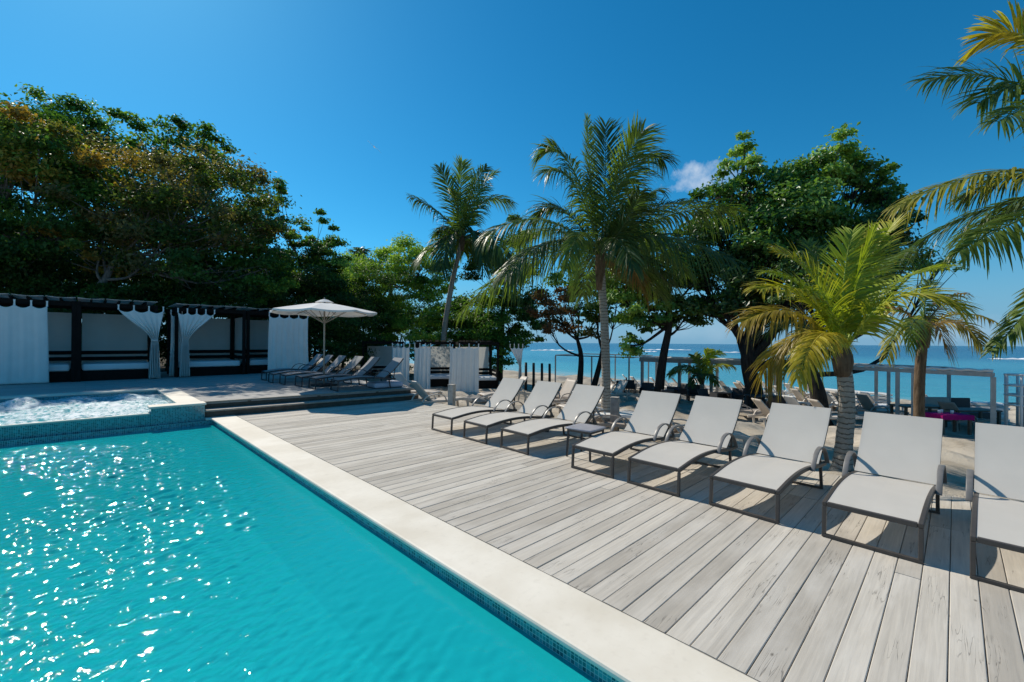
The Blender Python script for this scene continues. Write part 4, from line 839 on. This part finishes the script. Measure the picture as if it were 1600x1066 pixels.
# palm just outside the frame at right, fronds reaching in
palm('palm outside the right edge with long fronds reaching into the sky', 1760, 7.6, (1740, 300), [(1765, 500), (1752, 400)], .17, .13, [
    ((1625, 75, .3), (1450, 126, .6), G_MID, dict(lf=1.05, droop=.35, twist=.8)), ((1640, 0, .5), (1540, 60, .9), G_YEL, dict(lf=.9, droop=.2, twist=-.8)), ((1660, 70, .2), (1530, 160, .2), G_MID, dict(lf=1.0, droop=.4, twist=.5)), ((1660, 120, -.6), (1560, 190, -1.2), G_MID, dict(droop=.4)),
    ((1590, 225, .3), (1405, 322, .5), G_MID, dict(lf=.85, droop=.55, tipcol=G_YEL)), ((1620, 320, -.5), (1500, 392, -.9), G_MID, dict(lf=.7, droop=.5)),
    ((1660, 430, -.2), (1550, 548, -.4), G_MID, dict(lf=.5, droop=.35)), ((1790, 40, .4), (1850, 150, .8), G_MID), ((1850, 220, -.3), (1950, 350, -.5), G_MID), ((1740, 60, -1), (1720, 200, -2.6), G_DK)], .85, 84, .042, 5, 4, 2.6, .45)
palm('small bushy palm low on the beach by the dark armchairs', 1097, 21.5, (1097, 592), [(1097, 606)], .12, .10, [
    ((1075, 555, .2), (1046, 585, .4), G_MID), ((1088, 550, -.2), (1083, 556, .5), G_MID, dict(droop=.2)), ((1103, 550, 0), (1110, 546, .5), G_NEW, dict(droop=.2)), ((1120, 560, -.3), (1146, 573, -.5), G_NEW, dict(tipcol=G_YEL)), ((1110, 545, .3), (1130, 552, .7), G_NEW, dict(droop=.3)),
    ((1090, 575, -.8), (1080, 600, -1.4), G_DK), ((1108, 575, -.8), (1118, 598, -1.3), G_MID)], .5, 30, .07, 6, 3, 1.4, .25)
palm('distant palm peeking over the trees beside the parasol', 562, 44, (562, 418), [(561, 500)], .2, .15, [
    ((550, 395, 0), (540, 412, .3), G_DK), ((556, 390, 0), (552, 394, .4), G_DK), ((565, 388, 0), (572, 392, -.3), G_DK), ((572, 395, 0), (584, 412, 0), G_DK), ((562, 385, .3), (562, 388, 1), G_DK)], 1.2, 30, .1, 7, 3, 3, .5)

# ================================================================== BROADLEAF TREES
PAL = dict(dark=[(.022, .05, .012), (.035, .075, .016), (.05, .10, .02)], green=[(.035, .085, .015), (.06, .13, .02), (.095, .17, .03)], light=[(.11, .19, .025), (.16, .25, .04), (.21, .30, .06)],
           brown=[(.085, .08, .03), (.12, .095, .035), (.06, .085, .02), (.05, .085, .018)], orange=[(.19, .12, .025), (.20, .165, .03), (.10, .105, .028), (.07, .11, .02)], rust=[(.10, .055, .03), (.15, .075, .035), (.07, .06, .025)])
def crown_leaves(org, clumps, leaf, dens, seed):
    r2 = np.random.default_rng(seed); Vs, Ts = [], []; subs_all = []
    for (c, rx, ry, rz, pal) in clumps:
        nsub = max(12, int(3.0*(rx*rz+rx*ry)/ (leaf/.14))); dirs = r2.normal(size=(nsub, 3)); dirs /= np.linalg.norm(dirs, axis=1, keepdims=True)
        edge = r2.random(nsub) < .24; rad = np.where(edge, r2.uniform(.98, 1.22, nsub), r2.uniform(.3, 1.0, nsub)**.55)
        sub = c + dirs*rad[:,None]*np.array([rx, ry, rz]); subs_all.append(np.concatenate([sub[edge], sub[~edge]]))
        nl = int(dens*1750*(rx*rz+ry*rz*.6)*(.14/leaf)**2); idx = r2.integers(0, nsub, nl); sr = r2.uniform(.42, .85, nsub)*np.where(edge, .72, 1.0)*(leaf/.14)**.4*min(1.4, max(.5, rx/1.6))
        gz_ = r2.normal(size=(nl, 3)); gz_ /= np.linalg.norm(gz_, axis=1, keepdims=True); gz_[:,2] = np.where(gz_[:,2] < 0, gz_[:,2]*.45, gz_[:,2]); gz_ *= (r2.random(nl)**.45*(1+.22*r2.normal(size=nl)))[:,None]; P = sub[idx] + gz_*sr[idx][:,None]*np.array([1, 1, .66])
        out = (P-c)/np.array([rx, ry, rz]); out /= np.linalg.norm(out, axis=1, keepdims=True)+1e-6
        nrm = out*.55 + np.array([0,0,.55]) + r2.normal(size=(nl, 3))*.55; nrm /= np.linalg.norm(nrm, axis=1, keepdims=True)
        d = np.cross(nrm, r2.normal(size=(nl, 3))); d /= np.linalg.norm(d, axis=1, keepdims=True); d = d + np.array([0,0,-.25]); s = np.cross(nrm, d); s /= np.linalg.norm(s, axis=1, keepdims=True)
        L_ = leaf*r2.uniform(.65, 1.25, nl)[:,None]; W_ = L_*r2.uniform(.48, .7, nl)[:,None]
        V = np.stack([P-d*L_*.5, P+s*W_*.5+nrm*L_*.10-d*L_*.05, P+d*L_*.5, P-s*W_*.5+nrm*L_*.10-d*L_*.05], 1).reshape(-1, 3)
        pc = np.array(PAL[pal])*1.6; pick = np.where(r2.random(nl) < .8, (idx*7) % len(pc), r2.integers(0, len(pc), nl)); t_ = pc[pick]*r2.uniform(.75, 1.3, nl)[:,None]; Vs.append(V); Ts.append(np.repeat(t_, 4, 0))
    V = np.concatenate(Vs)-org; T = np.clip(np.concatenate(Ts), 0, 1); return numpy_mesh('crown', V, np.arange(len(V)).reshape(-1, 4), T), subs_all
def tree(label, base, trunk, r0, clumps, leaf=.15, dens=1.0, seed=1, bark='bark_grey', lmat='leaf', name='broadleaf_tree', group='broadleaf trees', cat='tree'):
    """base, trunk points and crown clumps as (px, py, depth ...)"""
    b = at(base[0], 536, base[1]); org = np.array([b[0], b[1], ground_z(b[0], b[1])-.05]); root = empty(name, org, 0, label, cat, group); cl = []
    for (px, py, dp, hx, hy, pal) in clumps:
        cl.append((at(px, py, dp), hx*dp/F_PX, hx*dp/F_PX*.85, hy*dp/F_PX, pal))
    me, subs = crown_leaves(org, cl, leaf, dens, seed); link('crown', me, MT[lmat], root)
    tp = [np.zeros(3)] + [at(*q)-org for q in trunk]; P = smooth_path(tp, 18); obj('trunk', MB().tube(P, [r0*(1.25-.7*i/17+.35*math.exp(-i*.8)) for i in range(18)], 10), MT[bark], root, True)
    top = P[-1]; rr = random.Random(seed)
    for (c, rx, ry, rz, pal), sub in zip(cl, subs):
        e = c-org; s0 = P[rr.randint(9, 17)]; mid = (s0+e)/2 + np.array([rr.uniform(-.3, .3), rr.uniform(-.3, .3), -.18*np.linalg.norm(e-s0)]); Q = smooth_path([s0, mid, e], 9)
        mb = MB().tube(Q, [r0*.45*(1-.7*i/8) for i in range(9)], 6)
        for k in range(min(14, len(sub))):
            g = sub[k]-org; st = Q[rr.randint(4, 8)]; mb.tube([st, (st+g)/2+np.array([0,0,-.1]), g], [r0*.13, r0*.09, r0*.03], 5)
        obj('limb', mb, MT[bark], root, True)
    return root
tree('green tree at the far left edge with yellow and orange top leaves', (-40, 18), [(-30, 430, 18), (0, 330, 18)], .22, [(20, 190, 18, 75, 42, 'green'), (48, 235, 17, 70, 48, 'orange'), (-60, 230, 18, 90, 80, 'green'), (60, 300, 17.3, 85, 65, 'green'), (0, 380, 17.5, 95, 75, 'dark'), (95, 370, 18, 70, 70, 'dark'), (20, 455, 18.5, 100, 50, 'dark')], .18, 1.0, 21)
tree('wide brown-leaved tree above the left cabanas with a pale bare trunk', (135, 18.2), [(150, 468, 18.4), (168, 430, 18.6), (187, 392, 18.8)], .16, [(170, 265, 19.5, 60, 40, 'brown'), (245, 285, 19, 75, 45, 'orange'), (330, 300, 19.6, 80, 52, 'brown'), (205, 325, 18.6, 75, 45, 'brown'), (395, 345, 20.5, 45, 55, 'brown'), (290, 355, 19, 85, 40, 'brown'), (160, 390, 18.6, 55, 38, 'orange'), (235, 400, 18.8, 70, 42, 'brown'), (330, 420, 20, 80, 55, 'dark'), (415, 420, 21, 45, 60, 'green')], .18, .8, 22)
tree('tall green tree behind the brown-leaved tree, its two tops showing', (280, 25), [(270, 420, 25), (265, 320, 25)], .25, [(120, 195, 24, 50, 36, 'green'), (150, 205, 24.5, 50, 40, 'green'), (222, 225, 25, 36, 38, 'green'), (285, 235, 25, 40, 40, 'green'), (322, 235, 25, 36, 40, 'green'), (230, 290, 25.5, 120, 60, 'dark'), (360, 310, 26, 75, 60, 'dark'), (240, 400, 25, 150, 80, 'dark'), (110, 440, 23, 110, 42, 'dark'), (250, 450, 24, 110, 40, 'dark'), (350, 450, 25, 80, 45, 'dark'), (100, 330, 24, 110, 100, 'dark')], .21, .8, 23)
tree('slender green tree at the right end of the left grove', (480, 26), [(482, 470, 26), (485, 430, 26)], .16, [(428, 315, 25, 20, 42, 'green'), (432, 380, 24.6, 35, 55, 'green'), (490, 375, 26, 28, 40, 'green'), (515, 405, 26.5, 24, 45, 'green'), (470, 430, 25.4, 50, 45, 'dark'), (515, 465, 26, 42, 50, 'dark'), (450, 490, 25, 60, 45, 'dark')], .17, 1.0, 24)
for k, (px, dp, lab) in enumerate(((15, 16.6, 'dark shrub behind the leftmost cabana'), (105, 17.6, 'dark shrub between the two left cabanas, behind'), (190, 18.6, 'dark shrub behind the cabana by the spa'), (262, 20.6, 'dark leafy shrub between the tied curtains'), (330, 20.5, 'dark shrub behind the cabana left of centre'), (405, 22.3, 'dark shrub behind the cabana beside the parasol'), (490, 24.2, 'dark green shrub just left of the parasol pole'), (535, 26, 'green shrub right of the parasol pole'), (565, 29, 'green shrub between the parasol and the far beach cabana'), (450, 26, 'shrub behind the white curtain next to the parasol'))):
    tree(lab, (px, dp), [(px+3, 520, dp), (px-4, 480, dp)], .07, [(px, 505, dp, 62, 46, 'dark'), (px+6, 548, dp, 48, 26, 'dark'), (px+18, 455, dp+.5, 48, 40, 'dark'), (px-18, 440, dp+.8, 45, 38, 'light' if k > 4 else 'dark')], .13, .8, 40+k, 'bark_dark', name='shrub', group='shrubs behind the cabanas', cat='shrub')
tree('light green tree right behind the parasol', (610, 34), [(610, 480, 34), (612, 440, 34)], .2, [(585, 425, 34, 40, 38, 'light'), (622, 402, 34.5, 42, 34, 'light'), (655, 428, 33.5, 42, 40, 'light'), (600, 475, 33, 55, 42, 'light'), (690, 450, 34, 34, 45, 'green'), (660, 480, 33, 42, 45, 'light'), (552, 480, 34, 30, 45, 'green')], .2, .9, 25)
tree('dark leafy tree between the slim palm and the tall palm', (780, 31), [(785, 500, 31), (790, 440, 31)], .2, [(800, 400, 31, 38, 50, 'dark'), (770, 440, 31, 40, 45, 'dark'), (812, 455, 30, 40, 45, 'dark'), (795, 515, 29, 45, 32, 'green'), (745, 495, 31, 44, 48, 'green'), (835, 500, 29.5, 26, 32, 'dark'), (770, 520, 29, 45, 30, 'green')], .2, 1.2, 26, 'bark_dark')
for k, (px, dp, lab) in enumerate(((575, 30, 'green hedge shrub behind the far beach cabana'), (625, 30, 'bright green hedge shrub left of the slim palm base'), (672, 29.5, 'green hedge shrub touching the slim palm base'), (720, 29, 'green hedge shrub right of the slim palm base'), (768, 28.5, 'green hedge shrub above the rightmost beach cabana'))):
    tree(lab, (px, dp), [(px, 540, dp), (px+3, 522, dp)], .06, [(px, 520, dp, 34, 28, 'light' if k in (1, 2) else 'green'), (px+14, 548, dp, 34, 24, 'green'), (px-12, 500, dp+.6, 28, 22, 'green')], .17, .9, 60+k, 'bark_dark', name='shrub', group='hedge behind the beach cabanas', cat='shrub')
tree('rust-brown leaved tree with thin dark branches left of the tall palm', (905, 25), [(908, 560, 25), (902, 530, 25)], .16, [(868, 465, 25, 34, 24, 'rust'), (905, 470, 25.5, 34, 26, 'rust'), (885, 500, 25, 36, 20, 'rust'), (925, 505, 24.5, 26, 26, 'brown'), (850, 490, 25.5, 24, 26, 'rust'), (880, 440, 26, 34, 30, 'green')], .18, .75, 27, 'bark_dark', 'dryleaf')
tree('thin leaning dark tree beside the tall palm trunk', (925, 24), [(938, 565, 24), (946, 520, 24)], .15, [(965, 470, 24, 36, 36, 'green'), (930, 470, 24.5, 30, 30, 'green'), (945, 430, 24.5, 34, 30, 'light')], .18, 1.0, 28, 'bark_dark')
tree('green-leaved tree right of the tall palm with a leaning dark trunk', (1028, 20.5), [(1036, 560, 20.5), (1046, 505, 20.8), (1040, 470, 21)], .19, [(1000, 420, 22, 48, 45, 'green'), (1050, 445, 21, 50, 48, 'green'), (985, 480, 21.5, 36, 35, 'light'), (1030, 500, 21, 36, 26, 'green'), (985, 540, 21, 26, 18, 'light'), (1075, 490, 21, 40, 32, 'dark'), (1020, 400, 22, 50, 40, 'green'), (1085, 440, 21.5, 45, 45, 'dark'), (965, 450, 22, 32, 36, 'light')], .18, 1.25, 29, 'bark_dark', 'glossleaf')
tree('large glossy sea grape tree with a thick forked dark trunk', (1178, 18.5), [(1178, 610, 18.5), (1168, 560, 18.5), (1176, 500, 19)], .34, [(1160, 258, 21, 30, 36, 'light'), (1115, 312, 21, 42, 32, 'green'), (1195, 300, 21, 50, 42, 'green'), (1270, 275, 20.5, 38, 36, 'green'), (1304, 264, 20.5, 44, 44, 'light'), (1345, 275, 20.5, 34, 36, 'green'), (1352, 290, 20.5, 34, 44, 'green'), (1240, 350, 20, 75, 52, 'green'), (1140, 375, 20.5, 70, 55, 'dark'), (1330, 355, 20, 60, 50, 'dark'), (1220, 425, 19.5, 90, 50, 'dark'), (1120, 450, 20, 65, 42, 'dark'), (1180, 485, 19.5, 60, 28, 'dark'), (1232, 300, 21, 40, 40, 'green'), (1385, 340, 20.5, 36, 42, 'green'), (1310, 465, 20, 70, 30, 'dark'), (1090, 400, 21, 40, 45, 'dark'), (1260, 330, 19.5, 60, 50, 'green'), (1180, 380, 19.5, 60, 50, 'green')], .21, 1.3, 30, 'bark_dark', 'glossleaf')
tree('sea grape tree with leaning trunk behind the young palm', (1283, 15.5), [(1278, 615, 15.5), (1262, 565, 15.8), (1250, 510, 16)], .24, [(1290, 430, 17, 60, 42, 'dark'), (1345, 430, 17, 55, 42, 'dark'), (1250, 470, 16.5, 45, 30, 'dark'), (1400, 350, 19, 36, 40, 'dark'), (1420, 405, 19, 42, 22, 'green'), (1465, 415, 19.5, 30, 10, 'green'), (1385, 300, 20, 22, 28, 'green')], .18, .95, 31, 'bark_dark', 'glossleaf')

# ================================================================== SMALL THINGS
bp = at(585, 230, 70); t = empty('seabird', bp, R(-44), 'small white seabird gliding high in the blue sky', 'bird'); t.scale = (1.7, 1.7, 1.7)
obj('body', MB().tube([(-.02, .22, .0), (0, .1, .0), (0, -.12, 0), (0, -.28, .02)], [.01, .05, .05, .008], 8), MT['white'], t, True)
for s in (-1, 1):
    obj('wing', MB().grid(lambda u, v: (s*(.03+.62*u), .07-.10*v*(1-.6*u)-.05*u, s*(-.62*u*.95)+.06*math.sin(u*3)), 6, 2), MT['white'], t, True, solid=.012)
